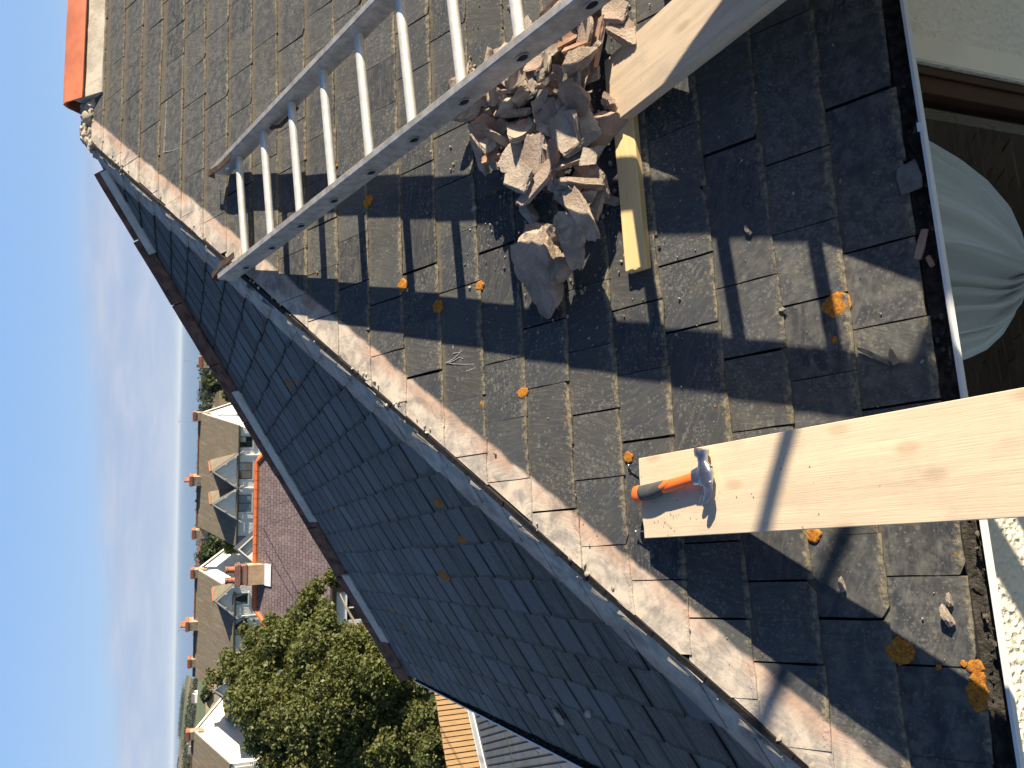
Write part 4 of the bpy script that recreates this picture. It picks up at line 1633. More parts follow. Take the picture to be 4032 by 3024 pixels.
# loose bits
for px, a, s_, lab in (((3435, 1398), 0.9, 1.5, 'pinkish mortar splinter on the slates above the gutter, larger of a pair'), ((3510, 1410), 0.1, 0.9, 'pinkish mortar splinter on the slates above the gutter, smaller of a pair'),
                       ((3725, 2440), 0.3, 1.1, 'cream mortar chip on the sunlit eave slate'), ((3730, 2372), 0.0, 0.7, 'smaller cream mortar chip above the one on the sunlit eave slate'), ((3305, 2312), 0.0, 0.8, 'cream mortar chip on the sunlit slate right of the plank shadow'),
                       ((2935, 905), 0.4, 0.7, 'cream mortar chip on a slate between two ladder rung shadows'), ((3068, 1210), 1.4, 0.6, 'cream mortar chip beside the rung shadow near the largest lichen spot')):
    o = drop(chips[int(px[0]) % 5] if s_ < 1.3 else strips[2], px, rotz(a), 'mortar_chip', s_ if s_ < 1.3 else 0.32, 0.001)
    if o:
        tag(o, lab, 'mortar chip')
for px, sc_, a, lab, m_ in (((3580, 700), (0.055, 0.075), 0.05, 'grey broken slate piece lodged in the front gutter over the curtain', 'lead'), ((3630, 960), (0.018, 0.075), -0.5, 'brown tile splinter leaning in the front gutter', 'clay_shard'),
                        ((3665, 1030), (0.012, 0.03), 0.3, 'small brown tile splinter in the front gutter below the long one', 'clay_shard')):
    mb = MB()
    c = on_plane(px, (0, -0.030, 0.006), Vector((0, -0.3, 1)).normalized())
    ax = Vector((cos(a), sin(a), 0.02)).normalized() * sc_[1]
    ay = Vector((-sin(a), cos(a) * 0.9, 0.30)).normalized() * sc_[0]
    mb.prism([c - ax / 2 - ay / 2, c - ax * 0.1 - ay * 0.58, c + ax / 2 - ay * 0.45, c + ax * 0.46 + ay * 0.4, c + ax * 0.1 + ay * 0.52, c - ax * 0.5 + ay * 0.45], ax.cross(ay).normalized() * 0.007)
    tag(mb.build('gutter_fragment', M[m_], None, None, 0.001), lab, 'slate piece' if m_ == 'lead' else 'tile splinter')
M['crumb_dk'] = simple('dirty_crumbs', (0.09, 0.08, 0.065), 0.9, 0.5, 30)
mb = MB()
rr = random.Random(5)
for k in range(130):
    x = rr.uniform(0.3, 2.6)
    if fr((x * 3, 0, 0), 1) < -0.1:
        continue
    crumb(mb, Vector((x, rr.uniform(-0.06, -0.005), -0.022 + rr.uniform(0, 0.012))), rr.uniform(0.003, 0.008), rr)
tag(mb.build('gutter_crumbs', M['crumb_dk'], None, 30), 'mortar and slate crumbs lying in the front gutter', 'crumbs', None, 'stuff')
mb = MB()
for k in range(220):
    y = rr.uniform(1.0, 5.3)
    crumb(mb, Vector((-0.05 + rr.uniform(-0.04, 0.03), y, -0.03 - 0.075 * y / CY + rr.uniform(-0.008, 0.012))), rr.uniform(0.004, 0.013), rr)
M['moss'] = simple('dry_moss', (0.055, 0.05, 0.035), 0.95, 0.6, 60, 0.003, 200)
tag(mb.build('gutter_moss', M['moss'], None), 'dry moss clumps along the side gutter', 'moss', None, 'stuff')
# nail clip and fragments on the shaded slope
M['mortar_dk'] = M['bedding']
for px, s_, lab in (((1920, 2732), 0.011, 'small pale clip standing on the shaded slates near the side gutter'), ((2210, 2805), 0.030, 'long buff mortar flake on the shaded slates'), ((2330, 2795), 0.018, 'short buff mortar flake low on the shaded slates')):
    mb = MB()
    crumb(mb, B_(px) + NB * 0.02, s_, rr, 2)
    tag(mb.build('mortar_flake', M['bedding'], None, 30), lab, 'mortar flake')

# unseen scaffold tube, added to cast the soft shadow across the plank
M['galv'] = simple('galvanised_tube', (0.42, 0.43, 0.44), 0.45, 0.2, 12, 0, 60, 0.8)
s0_, s1_ = plk((3109, 1681)), plk((3005, 2075))
ds = 4.2
t0_, t1_ = s0_ + SUN * (ds - 0.35), s1_ + SUN * (ds + 0.0)
dv = (t1_ - t0_).normalized()
mb = MB()
mb.tube([t0_ - dv * 0.9, t1_ + dv * 0.55], 0.0242, 16)
tag(mb.build('shadow_tube', M['galv'], None, 180), 'galvanised scaffold tube out of view, added to cast the shadow across the pale plank', 'scaffold tube')

# ================================================================== the land beyond
HV = lambda az, r: Vector((CAM.x + r * sin(az), CAM.y + r * cos(az), 0))


def ground_z(x, y):
    dx, dy = x - CAM.x, y - CAM.y
    r = hypot(dx, dy)
    az = degrees(atan2(dx, dy))
    if r < 14:
        z = -5.3
    elif r < 36:
        z = -5.3 - 4.6 * (r - 14) / 22
    elif r < 110:
        z = -9.9 + 1.4 * min(1, (r - 36) / 30)
    else:
        z = -8.5 - 16.0 * min(1, (r - 110) / 900) - 9 * max(0, min(1, (r - 1010) / 600))
    z += 0.8 * fr((x * 0.012, y * 0.012, 0), 1) * min(1, r / 200)
    # headland rising on the left
    if r > 500 and -170 < az < 0:
        k = max(0, min(1, (-az - 5.9) / 8.6))
        k2 = max(0, min(1, (r - 500) / 1500)) * max(0, 1 - max(0, (r - 2700) / 900))
        z += 31 * k ** 0.75 * k2 + 45 * max(0, min(1, (-az - 14) / 15)) * k2
        z += 4 * k * k2 * fr((x * 0.004, y * 0.004, 3), 1)
    return z


def land_mat():
    m, t, b = mat('land')
    tc = N(t, 'ShaderNodeTexCoord')
    P = tc.outputs['Object']
    v = N(t, 'ShaderNodeTexVoronoi', voronoi_dimensions='2D', inp={'Scale': 0.0075, 'Randomness': 0.9})
    lk(t, P, v.inputs['Vector'])
    sep = N(t, 'ShaderNodeSeparateColor')
    lk(t, v.outputs['Color'], sep.inputs[0])
    cr = N(t, 'ShaderNodeValToRGB')
    cr.color_ramp.interpolation = 'CONSTANT'
    els = cr.color_ramp.elements
    els[0].color = (0.20, 0.155, 0.09, 1)
    els[1].position = 0.3
    els[1].color = (0.25, 0.19, 0.115, 1)
    for p_, c in ((0.55, (0.10, 0.125, 0.045)), (0.7, (0.22, 0.175, 0.10)), (0.9, (0.12, 0.14, 0.055))):
        x = els.new(p_)
        x.color = c + (1,)
    lk(t, sep.outputs[0], cr.inputs[0])
    n = noise_n(t, P, 0.05, 6, 0.6)
    c = mix_n(t, math_n(t, 'MULTIPLY', smooth_n(t, n.outputs[0], 0.4, 0.7), 0.3), cr.outputs[0], (0.09, 0.10, 0.04))
    # gardens close by: rough grass
    ge = N(t, 'ShaderNodeVectorMath', operation='LENGTH')
    lk(t, P, ge.inputs[0])
    near = smooth_n(t, ge.outputs['Value'], 260, 150)
    n2 = noise_n(t, P, 0.9, 6, 0.65)
    g = mix_n(t, smooth_n(t, n2.outputs[0], 0.35, 0.65), (0.035, 0.055, 0.016), (0.085, 0.10, 0.035))
    c = mix_n(t, near, c, g)
    lk(t, c, b.inputs['Base Color'])
    b.inputs['Roughness'].default_value = 0.95
    b.inputs['Specular IOR Level'].default_value = 0.1
    return m


M['land'] = land_mat()
NA_, NR_ = 160, 90
rad = [1.0 * (4200 / 1.0) ** (k / NR_) for k in range(NR_ + 1)]
mb = MB()
for k in range(NR_ + 1):
    for j in range(NA_):
        # finer in the part of the land the photograph looks at
        a = 2 * pi * j / NA_
        a = a - 0.42 * sin(a) - 0.0
        p = HV(a + radians(2), rad[k])
        p.z = ground_z(p.x, p.y)
        mb.v.append(tuple(p))
for k in range(NR_):
    for j in range(NA_):
        q = (j + 1) % NA_
        mb.f.append((k * NA_ + j, k * NA_ + q, (k + 1) * NA_ + q, (k + 1) * NA_ + j))
mb.f.append(tuple(range(NA_)))
tag(mb.build('ground', M['land'], None, 180), kind='structure')
SEA = -29.5
m, t, b = mat('sea')
b.inputs['Base Color'].default_value = (0.05, 0.10, 0.14, 1)
b.inputs['Roughness'].default_value = 0.18
tc = N(t, 'ShaderNodeTexCoord')
n = noise_n(t, tc.outputs['Object'], 0.12, 4, 0.6)
bp = N(t, 'ShaderNodeBump', inp={'Strength': 0.35, 'Distance': 0.6})
lk(t, n.outputs[0], bp.inputs['Height'])
lk(t, bp.outputs[0], b.inputs['Normal'])
M['sea'] = m
mb = MB()
ring = [[HV(2 * pi * j / 96, r) + Vector((0, 0, SEA)) for j in range(96)] for r in (700, 2000, 8000, 30000, 60000)]
for a, b2 in zip(ring[:-1], ring[1:]):
    for j in range(96):
        q = (j + 1) % 96
        mb.face([a[j], a[q], b2[q], b2[j]])
tag(mb.build('sea', M['sea'], None), kind='structure')

# ------------------------------------------------------------------ buildings
M['white_wall'] = stucco('white_roughcast', (0.80, 0.77, 0.68), 0.02, 9)
M['grey_wall'] = stucco('pale_grey_roughcast', (0.80, 0.79, 0.75), 0.02, 9)
M['trim'] = simple('pale_painted_trim', (0.62, 0.63, 0.61), 0.6, 0.1, 3)
M['win_frame'] = simple('white_window_frame', (0.74, 0.75, 0.74), 0.4, 0.05, 5)
M['win_dark'] = simple('dark_window_frame', (0.03, 0.04, 0.05), 0.4, 0.1, 5)
M['lace'] = simple('window_curtain', (0.42, 0.46, 0.46), 0.8, 0.2, 4)
M['blind'] = simple('blue_grey_blind', (0.22, 0.25, 0.29), 0.7, 0.1, 4)
M['chimney'] = simple('buff_chimney_render', (0.33, 0.27, 0.19), 0.9, 0.35, 4)
M['terracotta'] = simple('terracotta', (0.33, 0.135, 0.075), 0.8, 0.35, 8)
M['black_glass'] = simple('dark_pane', (0.012, 0.014, 0.018), 0.08, 0.2, 2, 0, 60, 0, 0.6)
M['gutter_dark'] = simple('dark_gutter', (0.05, 0.05, 0.05), 0.5)
M['metal_line'] = simple('aerial_metal', (0.35, 0.36, 0.38), 0.5, 0.1, 5, 0, 60, 0.6)


def tiled_mat(name, ca, cb, row, brick, moss, mossc=(0.19, 0.14, 0.04), dirx=(1, 0), spots=(0.6, 0.55, 0.5), spot_k=0.0):
    """small roof tiles; UV 'tile' = (along eave, up slope) in metres"""
    m, t, b = mat(name)
    uv = N(t, 'ShaderNodeUVMap', uv_map='tile')
    br = N(t, 'ShaderNodeTexBrick', inp={'Scale': 1.0, 'Mortar Size': 0.018, 'Mortar Smooth': 0.3, 'Bias': 0.0, 'Brick Width': brick, 'Row Height': row})
    br.inputs['Color1'].default_value = ca + (1,)
    br.inputs['Color2'].default_value = cb + (1,)
    br.inputs['Mortar'].default_value = tuple(c * 0.4 for c in ca) + (1,)
    br.offset = 0.5
    lk(t, uv.outputs[0], br.inputs['Vector'])
    n = noise_n(t, uv.outputs[0], 0.9, 6, 0.65)
    c = mix_n(t, math_n(t, 'MULTIPLY', smooth_n(t, n.outputs[0], 0.42, 0.68), moss), br.outputs[0], mossc)
    ms = N(t, 'ShaderNodeMapping')
    ms.inputs['Scale'].default_value = (3.2, 0.5, 1)
    lk(t, uv.outputs[0], ms.inputs[0])
    n3 = noise_n(t, ms.outputs[0], 1.0, 5, 0.6)
    c = mix_n(t, math_n(t, 'MULTIPLY', smooth_n(t, n3.outputs[0], 0.45, 0.75), 0.35), c, tuple(x * 1.6 for x in cb))
    if spot_k:
        wn = N(t, 'ShaderNodeMapping')
        wn.inputs['Scale'].default_value = (1 / brick, 1 / row, 1)
        lk(t, uv.outputs[0], wn.inputs[0])
        n4 = noise_n(t, uv.outputs[0], 5.5, 3, 0.5)
        c = mix_n(t, math_n(t, 'MULTIPLY', smooth_n(t, n4.outputs[0], 0.68, 0.73), spot_k), c, spots)
    lk(t, c, b.inputs['Base Color'])
    b.inputs['Roughness'].default_value = 0.75
    b.inputs['Specular IOR Level'].default_value = 0.3
    bp = N(t, 'ShaderNodeBump', inp={'Strength': 0.7, 'Distance': 0.012})
    lk(t, br.outputs['Fac'], bp.inputs['Height'])
    bp.invert = True
    lk(t, bp.outputs[0], b.inputs['Normal'])
    return m


M['old_tiles'] = tiled_mat('weathered_brown_tiles', (0.185, 0.160, 0.122), (0.250, 0.218, 0.168), 0.13, 0.2, 0.35)
M['mauve_slates'] = tiled_mat('mauve_slates', (0.150, 0.112, 0.118), (0.205, 0.160, 0.162), 0.20, 0.26, 0.25, (0.20, 0.155, 0.145), spots=(0.42, 0.38, 0.36), spot_k=0.22)
M['bright_ridge'] = simple('bright_orange_ridge', (0.62, 0.155, 0.045), 0.6, 0.12, 3)
M['brick_wall'] = tiled_mat('orange_brick', (0.34, 0.17, 0.085), (0.42, 0.22, 0.12), 0.075, 0.225, 0.2, (0.30, 0.2, 0.12))


def roof_slab(mb, quad, th, eave_dir):
    """quad corners (eave a, eave b, top b, top a): slab with thickness and UVs in metres"""
    a, b2, c, d_ = [Vector(q) for q in quad]
    n = (b2 - a).cross(d_ - a).normalized()
    if n.z < 0:
        n = -n
    e = Vector(eave_dir).normalized()
    up = n.cross(e).normalized()
    if up.z < 0:
        up = -up
    lo = [p - n * th for p in (a, b2, c, d_)]
    hi = [a, b2, c, d_]
    fs = [hi, lo[::-1]] + [[hi[i], lo[i], lo[(i + 1) % 4], hi[(i + 1) % 4]] for i in range(4)]
    if (b2 - a).cross(c - a).dot(n) < 0:
        fs = [f[::-1] for f in fs]
    uvl = mb.uv.setdefault('tile', [])
    for f in fs:
        if (f[0] - f[1]).length < 1e-6 or (len(f) == 4 and (f[2] - f[3]).length < 1e-6):
            g = []
            for p in f:
                if not g or (p - g[-1]).length > 1e-6:
                    g.append(p)
            if len(g) > 2 and (g[0] - g[-1]).length < 1e-6:
                g.pop()
            f = g
        if len(f) < 3:
            continue
        mb.face(f)
        for p in f:
            uvl.append(((p - a).dot(e), (p - a).dot(up)))


def window(parent, c, u, n, w_, h_, frame, kind, cols=1, sill=True):
    """window on a wall: c = centre on the wall face, u along the wall, n outward"""
    z = Vector((0, 0, 1))
    f = 0.06
    mb = MB()
    for o_, a, b2 in ((-u * w_ / 2 - z * h_ / 2, u * f, z * h_), (u * (w_ / 2 - f) - z * h_ / 2, u * f, z * h_), (-u * w_ / 2 - z * h_ / 2, u * w_, z * f), (-u * w_ / 2 + z * (h_ / 2 - f), u * w_, z * f)):
        mb.obox(c + o_ - n * 0.04, a, b2, n * 0.07)
    for k in range(1, cols):
        mb.obox(c + u * (w_ * (k / cols - 0.5) - f / 2) - z * (h_ / 2 - f) - n * 0.035, u * f, z * (h_ - 2 * f), n * 0.06)
    fr_ = mb.build('window', frame, parent)
    mb = MB()
    mb.obox(c - u * (w_ / 2 - f) - z * (h_ / 2 - f) - n * 0.035, u * (w_ - 2 * f), z * (h_ - 2 * f), n * 0.05)
    mb.build('pane', M['black_glass'], fr_)
    if kind == 'lace':
        mb = MB()
        for s in (-1, 1):
            x0_ = u * s * (w_ / 2 - f)
            mb.prism([c + x0_ + z * (h_ / 2 - f) + n * 0.016, c + u * s * 0.02 + z * (h_ / 2 - f) + n * 0.016, c + u * s * w_ * 0.36 - z * h_ * 0.12 + n * 0.016, c + x0_ * 0.98 - z * (h_ / 2 - f) * 0.95 + n * 0.016], n * 0.006)
        mb.build('curtain', M['lace'], fr_)
    elif kind == 'half':
        mb = MB()
        mb.obox(c - u * (w_ / 2 - f) - z * (h_ * 0.05) + n * 0.016, u * (w_ - 2 * f) * 0.55, z * (h_ / 2 - f), n * 0.006)
        mb.build('curtain', M['lace'], fr_)
    elif kind == 'blind':
        mb = MB()
        mb.obox(c - u * (w_ / 2 - f) - z * (h_ / 2 - f) + n * 0.016, u * (w_ - 2 * f), z * (h_ - 2 * f), n * 0.006)
        mb.build('blind', M['blind'], fr_)
    if sill:
        mb = MB()
        mb.obox(c - u * (w_ / 2 + 0.12) - z * (h_ / 2 + 0.12) - n * 0.01, u * (w_ + 0.24), z * 0.10, n * 0.13)
        mb.obox(c - u * (w_ / 2 + 0.10) - z * (h_ / 2) - n * 0.01, u * 0.09, z * h_, n * 0.035)
        mb.obox(c + u * (w_ / 2 + 0.01) - z * (h_ / 2) - n * 0.01, u * 0.09, z * h_, n * 0.035)
        mb.build('sill', M['trim'], fr_)
    return fr_


def aerial(parent, p, h):
    mb = MB()
    mb.tube([p, p + Vector((0, 0, h))], 0.022, 6)
    x = Vector((0.8, 0.6, 0))
    y = Vector((-0.6, 0.8, 0))
    t_ = p + Vector((0, 0, h - 0.05))
    mb.tube([t_ - x * 0.15, t_ + x * 0.75], 0.016, 5)
    for k in range(6):
        q = t_ + x * (-0.1 + 0.15 * k)
        mb.tube([q - y * (0.28 - 0.02 * k), q + y * (0.28 - 0.02 * k)], 0.012, 5)
    mb.build('aerial', M['metal_line'], parent)


def chimney(parent, c, u, b_, wu, wb, z0, z1, pots, name='chimney', stack=None, cap=None):
    mb = MB()
    o = Vector((c.x, c.y, 0))
    mb.obox(o - u * wu / 2 - b_ * wb / 2 + Vector((0, 0, z0)), u * wu, b_ * wb, (0, 0, z1 - z0 - 0.34))
    ch = mb.build(name, stack or M['chimney'], parent)
    mb = MB()
    for k, (g, h0, h1) in enumerate(((0.03, 0.34, 0.26), (0.06, 0.26, 0.10), (0.02, 0.10, 0.0))):
        mb.obox(o - u * (wu / 2 + g) - b_ * (wb / 2 + g) + Vector((0, 0, z1 - h0)), u * (wu + 2 * g), b_ * (wb + 2 * g), (0, 0, h0 - h1))
    mb.build('chimney_cap', cap or M['terracotta'], ch)
    for k in range(pots):
        q = o + b_ * (wb * ((k + 0.5) / pots - 0.5)) + Vector((0, 0, z1))
        mb = MB()
        prof = [(0.125, 0), (0.11, 0.06), (0.10, 0.32), (0.125, 0.34), (0.125, 0.42), (0.085, 0.42), (0.08, 0.2)]
        mb.rings([[q + Vector((cos(2 * pi * j / 12) * r, sin(2 * pi * j / 12) * r, z)) for j in range(12)] for r, z in prof], True)
        mb.build('chimney_pot', M['terracotta'], ch, 50)
    return ch


PH = radians(18)
TU = Vector((-cos(PH), sin(PH), 0))        # along the terrace, receding to the left
TBK = Vector((sin(PH), cos(PH), 0))        # from its front to its back
TC = at_dist((938, 1679), 77)
EZ = TC.z
RISE = 2.95
HD = 6.6
GT = -8.7


def tface(px, off=0.0):
    p = on_plane(px, TC - TBK * off, TBK)
    return (p - TC).dot(TU), p.z


def terrace(name, t0, t1, label, wallm, gables, chims, wins, downs, lit=None):
    """block from t0 to t1 along the row. gables: (t left, t right, apex z)"""
    O = TC + TU * t0
    root = thing(name, Vector((O.x, O.y, GT)), label, 'house', 'gabled house blocks on the street beyond')
    L = t1 - t0
    z = Vector((0, 0, 1))
    Z = lambda p, h: Vector((p.x, p.y, h))
    R = O + TBK * HD
    mb = MB()
    # walls with gable ends (pentagon extruded along the row)
    prof = [Z(O, GT), Z(O, EZ), Z(R, EZ + RISE - 0.08), Z(O + TBK * 2 * HD, EZ), Z(O + TBK * 2 * HD, GT)]
    mb.prism(prof, TU * L)
    mb.build('wall', wallm, root)
    # roof slabs
    ov = 0.22
    mb = MB()
    eo = TBK * (-ov)
    dz = -ov * RISE / HD
    roof_slab(mb, [Z(O + eo - TU * 0.12, EZ + dz + 0.06), Z(O + TU * (L + 0.12) + eo, EZ + dz + 0.06), Z(R + TU * (L + 0.12), EZ + RISE + 0.06), Z(R - TU * 0.12, EZ + RISE + 0.06)], 0.10, TU)
    Bk = O + TBK * (2 * HD + ov)
    roof_slab(mb, [Z(Bk - TU * 0.12, EZ + dz + 0.06), Z(Bk + TU * (L + 0.12), EZ + dz + 0.06), Z(R + TU * (L + 0.12), EZ + RISE + 0.055), Z(R - TU * 0.12, EZ + RISE + 0.055)], 0.10, TU)
    roof = mb.build('roof', M['old_tiles'], root)
    mb = MB()
    mb.tube([Z(R - TU * 0.14, EZ + RISE + 0.06), Z(R + TU * (L + 0.14), EZ + RISE + 0.06)], 0.11, 8)
    mb.build('ridge', M['brown_tile'], roof)
    # barge boards on both ends
    for e_, s in ((O - TU * 0.14, -1), (O + TU * (L + 0.14), 1)):
        mb = MB()
        for bb in (-ov, 2 * HD + ov):
            a = Z(e_ + TBK * bb, EZ + dz - 0.02)
            c = Z(e_ + TBK * HD, EZ + RISE - 0.02)
            mb.obox(a, c - a, TU * s * 0.05, (0, 0, -0.20))
        mb.build('barge_board', M['trim'], root)
    mb = MB()
    mb.tube([Z(O + eo * 1.25, EZ + dz - 0.02), Z(O + TU * L + eo * 1.25, EZ + dz - 0.02)], 0.06, 6)
    mb.build('gutter', M['gutter_dark'], root)
    # front gables rise flush from the front wall
    for (ta, tb, az) in gables:
        ta, tb = sorted((ta, tb))
        G0, G1 = TC + TU * ta - TBK * 0.05, TC + TU * tb - TBK * 0.05
        mid = (G0 + G1) / 2
        gm = MB()
        gm.prism([Z(G0, GT), Z(G0, EZ + 0.02), Z(mid, az), Z(G1, EZ + 0.02), Z(G1, GT)], TBK * 0.6)
        gm.build('gable', wallm, root)
        dep = (az - EZ) / RISE * HD + 0.25
        mb = MB()
        for s, Gx in ((-1, G0), (1, G1)):
            sl_n = (mid - Gx)
            kx = 0.28
            low = Z(Gx - sl_n.normalized() * kx - TBK * 0.22, EZ + 0.02 - kx * (az - EZ) / sl_n.length + 0.10)
            top_ = Z(mid - TBK * 0.22, az + 0.10)
            roof_slab(mb, [low, low + TBK * (0.35), Z(mid + TBK * dep, az + 0.10), top_] if False else [low, low + TBK * 0.45, Z(mid + TBK * dep, az + 0.10), top_], 0.09, TBK)
        mb.build('gable_roof', M['old_tiles'], root)
        mb = MB()
        mb.tube([Z(mid - TBK * 0.22, az + 0.13), Z(mid + TBK * (dep * 0.8), az + 0.13)], 0.09, 8)
        mb.build('gable_ridge', M['terracotta'], root)
        mb = MB()
        for Gx in (G0, G1):
            sl_n = (mid - Gx)
            kx = 0.28
            a = Z(Gx - sl_n.normalized() * kx - TBK * 0.25, EZ + 0.02 - kx * (az - EZ) / sl_n.length)
            c = Z(mid - TBK * 0.25, az)
            mb.obox(a, c - a, TBK * 0.05, (0, 0, -0.19))
            for q in (0.3, 0.62):
                p = a.lerp(c, q)
                mb.obox(p - Vector((0, 0, 0.22)), (c - a).normalized() * 0.12, TBK * 0.05 - TBK * 0.1, (0, 0, -0.10))
        mb.build('barge_board', M['trim'], root)
    for (t_, z1, wu, wb, pots, ar) in chims:
        c = TC + TU * t_ + TBK * HD
        ch = chimney(root, c, TU, TBK, wu, wb, EZ + RISE - 0.9, z1, pots)
        if ar:
            aerial(root, Vector((c.x, c.y, z1 - 0.4)) + TU * (wu / 2 + 0.12), ar)
    for (t_, zc, w_, h_, frm, kind, cols) in wins:
        c = TC + TU * t_ - TBK * (0.05 if any(min(g[0], g[1]) < t_ < max(g[0], g[1]) for g in gables) else 0.0)
        window(root, Vector((c.x, c.y, zc)), TU, -TBK, w_, h_, frm, kind, cols)
    for t_ in downs:
        c = TC + TU * t_ - TBK * 0.12
        mb = MB()
        mb.tube([Z(c, EZ - 0.2), Z(c, GT)], 0.05, 6)
        mb.build('downpipe', M['trim'], root)
    return root


RZ = EZ + RISE
g1a, g1b = tface((936, 1786))[0], tface((923, 1920))[0]
g2a, g2b = g1b + 0.02, tface((923.5, 2042))[0]
wz = (tface((936, 1729))[1] + tface((993, 1752))[1]) / 2
terrace('gabled_house', 0, tface((919.6, 2141.7))[0], 'pale grey house block with two front gables side by side beyond the mauve roof', M['grey_wall'],
        [(g1a, g1b, EZ + 2.05), (g2a, g2b, EZ + 1.98)],
        [(0.15, 0.55, 0.75, 0.7, 0, 1.6), (6.1, 0.72, 0.85, 1.3, 4, 0), (11.2, 0.42, 0.8, 0.75, 0, 0)],
        [(1.35, wz, 0.95, 1.25, M['win_dark'], 'half', 2), ((g1a + g1b) / 2, wz - 0.05, 1.45, 1.25, M['win_dark'], 'half', 2), ((g2a + g2b) / 2, wz - 0.05, 1.5, 1.25, M['win_dark'], 'blind', 2), (10.1, wz, 0.8, 1.2, M['win_dark'], 'blind', 1)],
        [0.1, g1a + 0.1, g1b, 11.3])
ap2 = on_plane((776, 2247), TC + TBK * HD, TBK)
s2 = (ap2 - TC).dot(TU)
k1, k2 = tface((913.6, 2297))[0], tface((909, 2422))[0]
k3, k4 = tface((905, 2655))[0], tface((899.6, 2759))[0]
w2 = tface((945, 2360))[1]
terrace('gabled_house', s2, k4 + 0.3, 'white house block with a gable at each end, half hidden by the garden tree', M['white_wall'],
        [(k1, k2, EZ + 1.55), (k3, k4, EZ + 1.55)],
        [(s2 + 0.2, 0.45, 0.8, 0.75, 0, 0), ((s2 + k4) / 2 + 0.2, 0.8, 0.85, 1.3, 4, 1.0), (k4 - 1.0, 0.55, 0.8, 0.75, 0, 0)],
        [((k1 + k2) / 2, w2, 0.95, 1.3, M['win_dark'], 'lace', 1), (k2 + 1.1, w2, 1.5, 1.3, M['win_dark'], 'lace', 1), (k2 + 5.0, w2, 0.9, 1.25, M['win_dark'], 'half', 1), ((k3 + k4) / 2, w2, 0.95, 1.3, M['win_dark'], 'lace', 1)],
        [k2 + 0.1, k2 + 3.2, k3 - 0.2])
ap3 = on_plane((764, 2882), TC + TBK * HD, TBK)
s3 = (ap3 - TC).dot(TU)
w3 = tface((940, 2950))[1]
terrace('gabled_house', s3, s3 + 13, 'cream block with a sunlit plain end gable, at the far left end of the street', M['white_wall'],
        [(s3 + 6.6, s3 + 10.2, EZ + 1.7)],
        [(s3 + 0.2, 0.55, 0.8, 0.75, 0, 0), (s3 + 6.3, 0.75, 0.85, 1.3, 4, 0)],
        [(s3 + 4.0, w3, 0.95, 1.3, M['brown_frame'], '', 2), (s3 + 8.4, w3, 0.95, 1.3, M['brown_frame'], '', 2)], [s3 + 0.3, s3 + 5.9])

# house with the mauve slate roof
mr0, mr1 = at_dist((1015, 1821), 43), at_dist((1004, 2395), 44.1)
rz = (mr0.z + mr1.z) / 2
mr0.z = mr1.z = rz
mu = (mr1 - mr0).normalized()
mu.z = 0
mbk = Vector((-mu.y, mu.x, 0))
if mbk.y < 0:
    mbk = -mbk
ez = at_dist((1309, 2250), 39.2).z
RUN = 4.0
e00 = mr0 - mu * RUN - mbk * RUN
e10 = mr1 + mu * RUN - mbk * RUN
e01 = mr0 - mu * RUN + mbk * RUN
e11 = mr1 + mu * RUN + mbk * RUN
for e_ in (e00, e10, e01, e11):
    e_.z = ez
mh = thing('hipped_house', Vector((e00.x, e00.y, -10.2)), 'brick house with a hipped mauve slate roof and bright orange ridge tiles behind the tree', 'house')
mb = MB()
roof_slab(mb, [e00, e10, mr1, mr0], 0.08, mu)
roof_slab(mb, [e11, e01, mr0, mr1], 0.08, mu)
roof_slab(mb, [e01, e00, mr0, mr0.copy()], 0.08, mbk)
roof_slab(mb, [e10, e11, mr1, mr1.copy()], 0.08, mbk)
mroof = mb.build('roof', M['mauve_slates'], mh)
mb = MB()
for k in range(16):
    a, b2 = mr0.lerp(mr1, k / 16), mr0.lerp(mr1, (k + 1) / 16 - 0.003)
    mb.tube([a + Vector((0, 0, 0.03)), b2 + Vector((0, 0, 0.03))], 0.13, 8)
mb.build('ridge', M['bright_ridge'], mroof, 40)
for a, b2, mm in ((e00, mr0, 'bright_ridge'), (e10, mr1, 'bright_ridge'), (e01, mr0, 'bright_ridge'), (e11, mr1, 'bright_ridge')):
    mb = MB()
    mb.tube([a + Vector((0, 0, 0.02)), b2 + Vector((0, 0, 0.02))], 0.12, 8)
    mb.build('hip', M[mm], mroof, 40)
mb = MB()
ins = 0.35
c4 = [e00 + mu * ins + mbk * ins, e10 - mu * ins + mbk * ins, e11 - mu * ins - mbk * ins, e01 + mu * ins - mbk * ins]
mb.uv = {'tile': []}
for a, b2 in zip(c4, c4[1:] + c4[:1]):
    q = [Vector((a.x, a.y, -10.2)), Vector((b2.x, b2.y, -10.2)), Vector((b2.x, b2.y, ez + 0.05)), Vector((a.x, a.y, ez + 0.05))]
    mb.face(q)
    L_ = (b2 - a).length
    H2 = ez + 10.25
    mb.uv['tile'] += [(0, 0), (L_, 0), (L_, H2), (0, H2)]
mb.build('wall', M['brick_wall'], mh)
mb = MB()
mb.tube([e00 - mbk * 0.06 + Vector((0, 0, -0.06)), e10 - mbk * 0.06 + Vector((0, 0, -0.06))], 0.075, 8)
mb.obox(e00 + mbk * 0.1 + Vector((0, 0, -0.04)), mu * (e10 - e00).length, mbk * 0.25, (0, 0, -0.14))
mb.build('gutter', M['gutter_dark'], mh)
wpl = c4[0]
wc = on_plane((1385, 2391), wpl, mbk)
wa, wb_ = on_plane((1337, 2341), wpl, mbk), on_plane((1437, 2441), wpl, mbk)
ww_ = abs((wb_ - wa).dot(mu))
wf = window(mh, Vector((wc.x, wc.y, wc.z - 0.15)), mu, -mbk, ww_, 1.7, M['win_frame'], '', 2)
mb = MB()
cz = Vector((wc.x, wc.y, wc.z - 0.15))
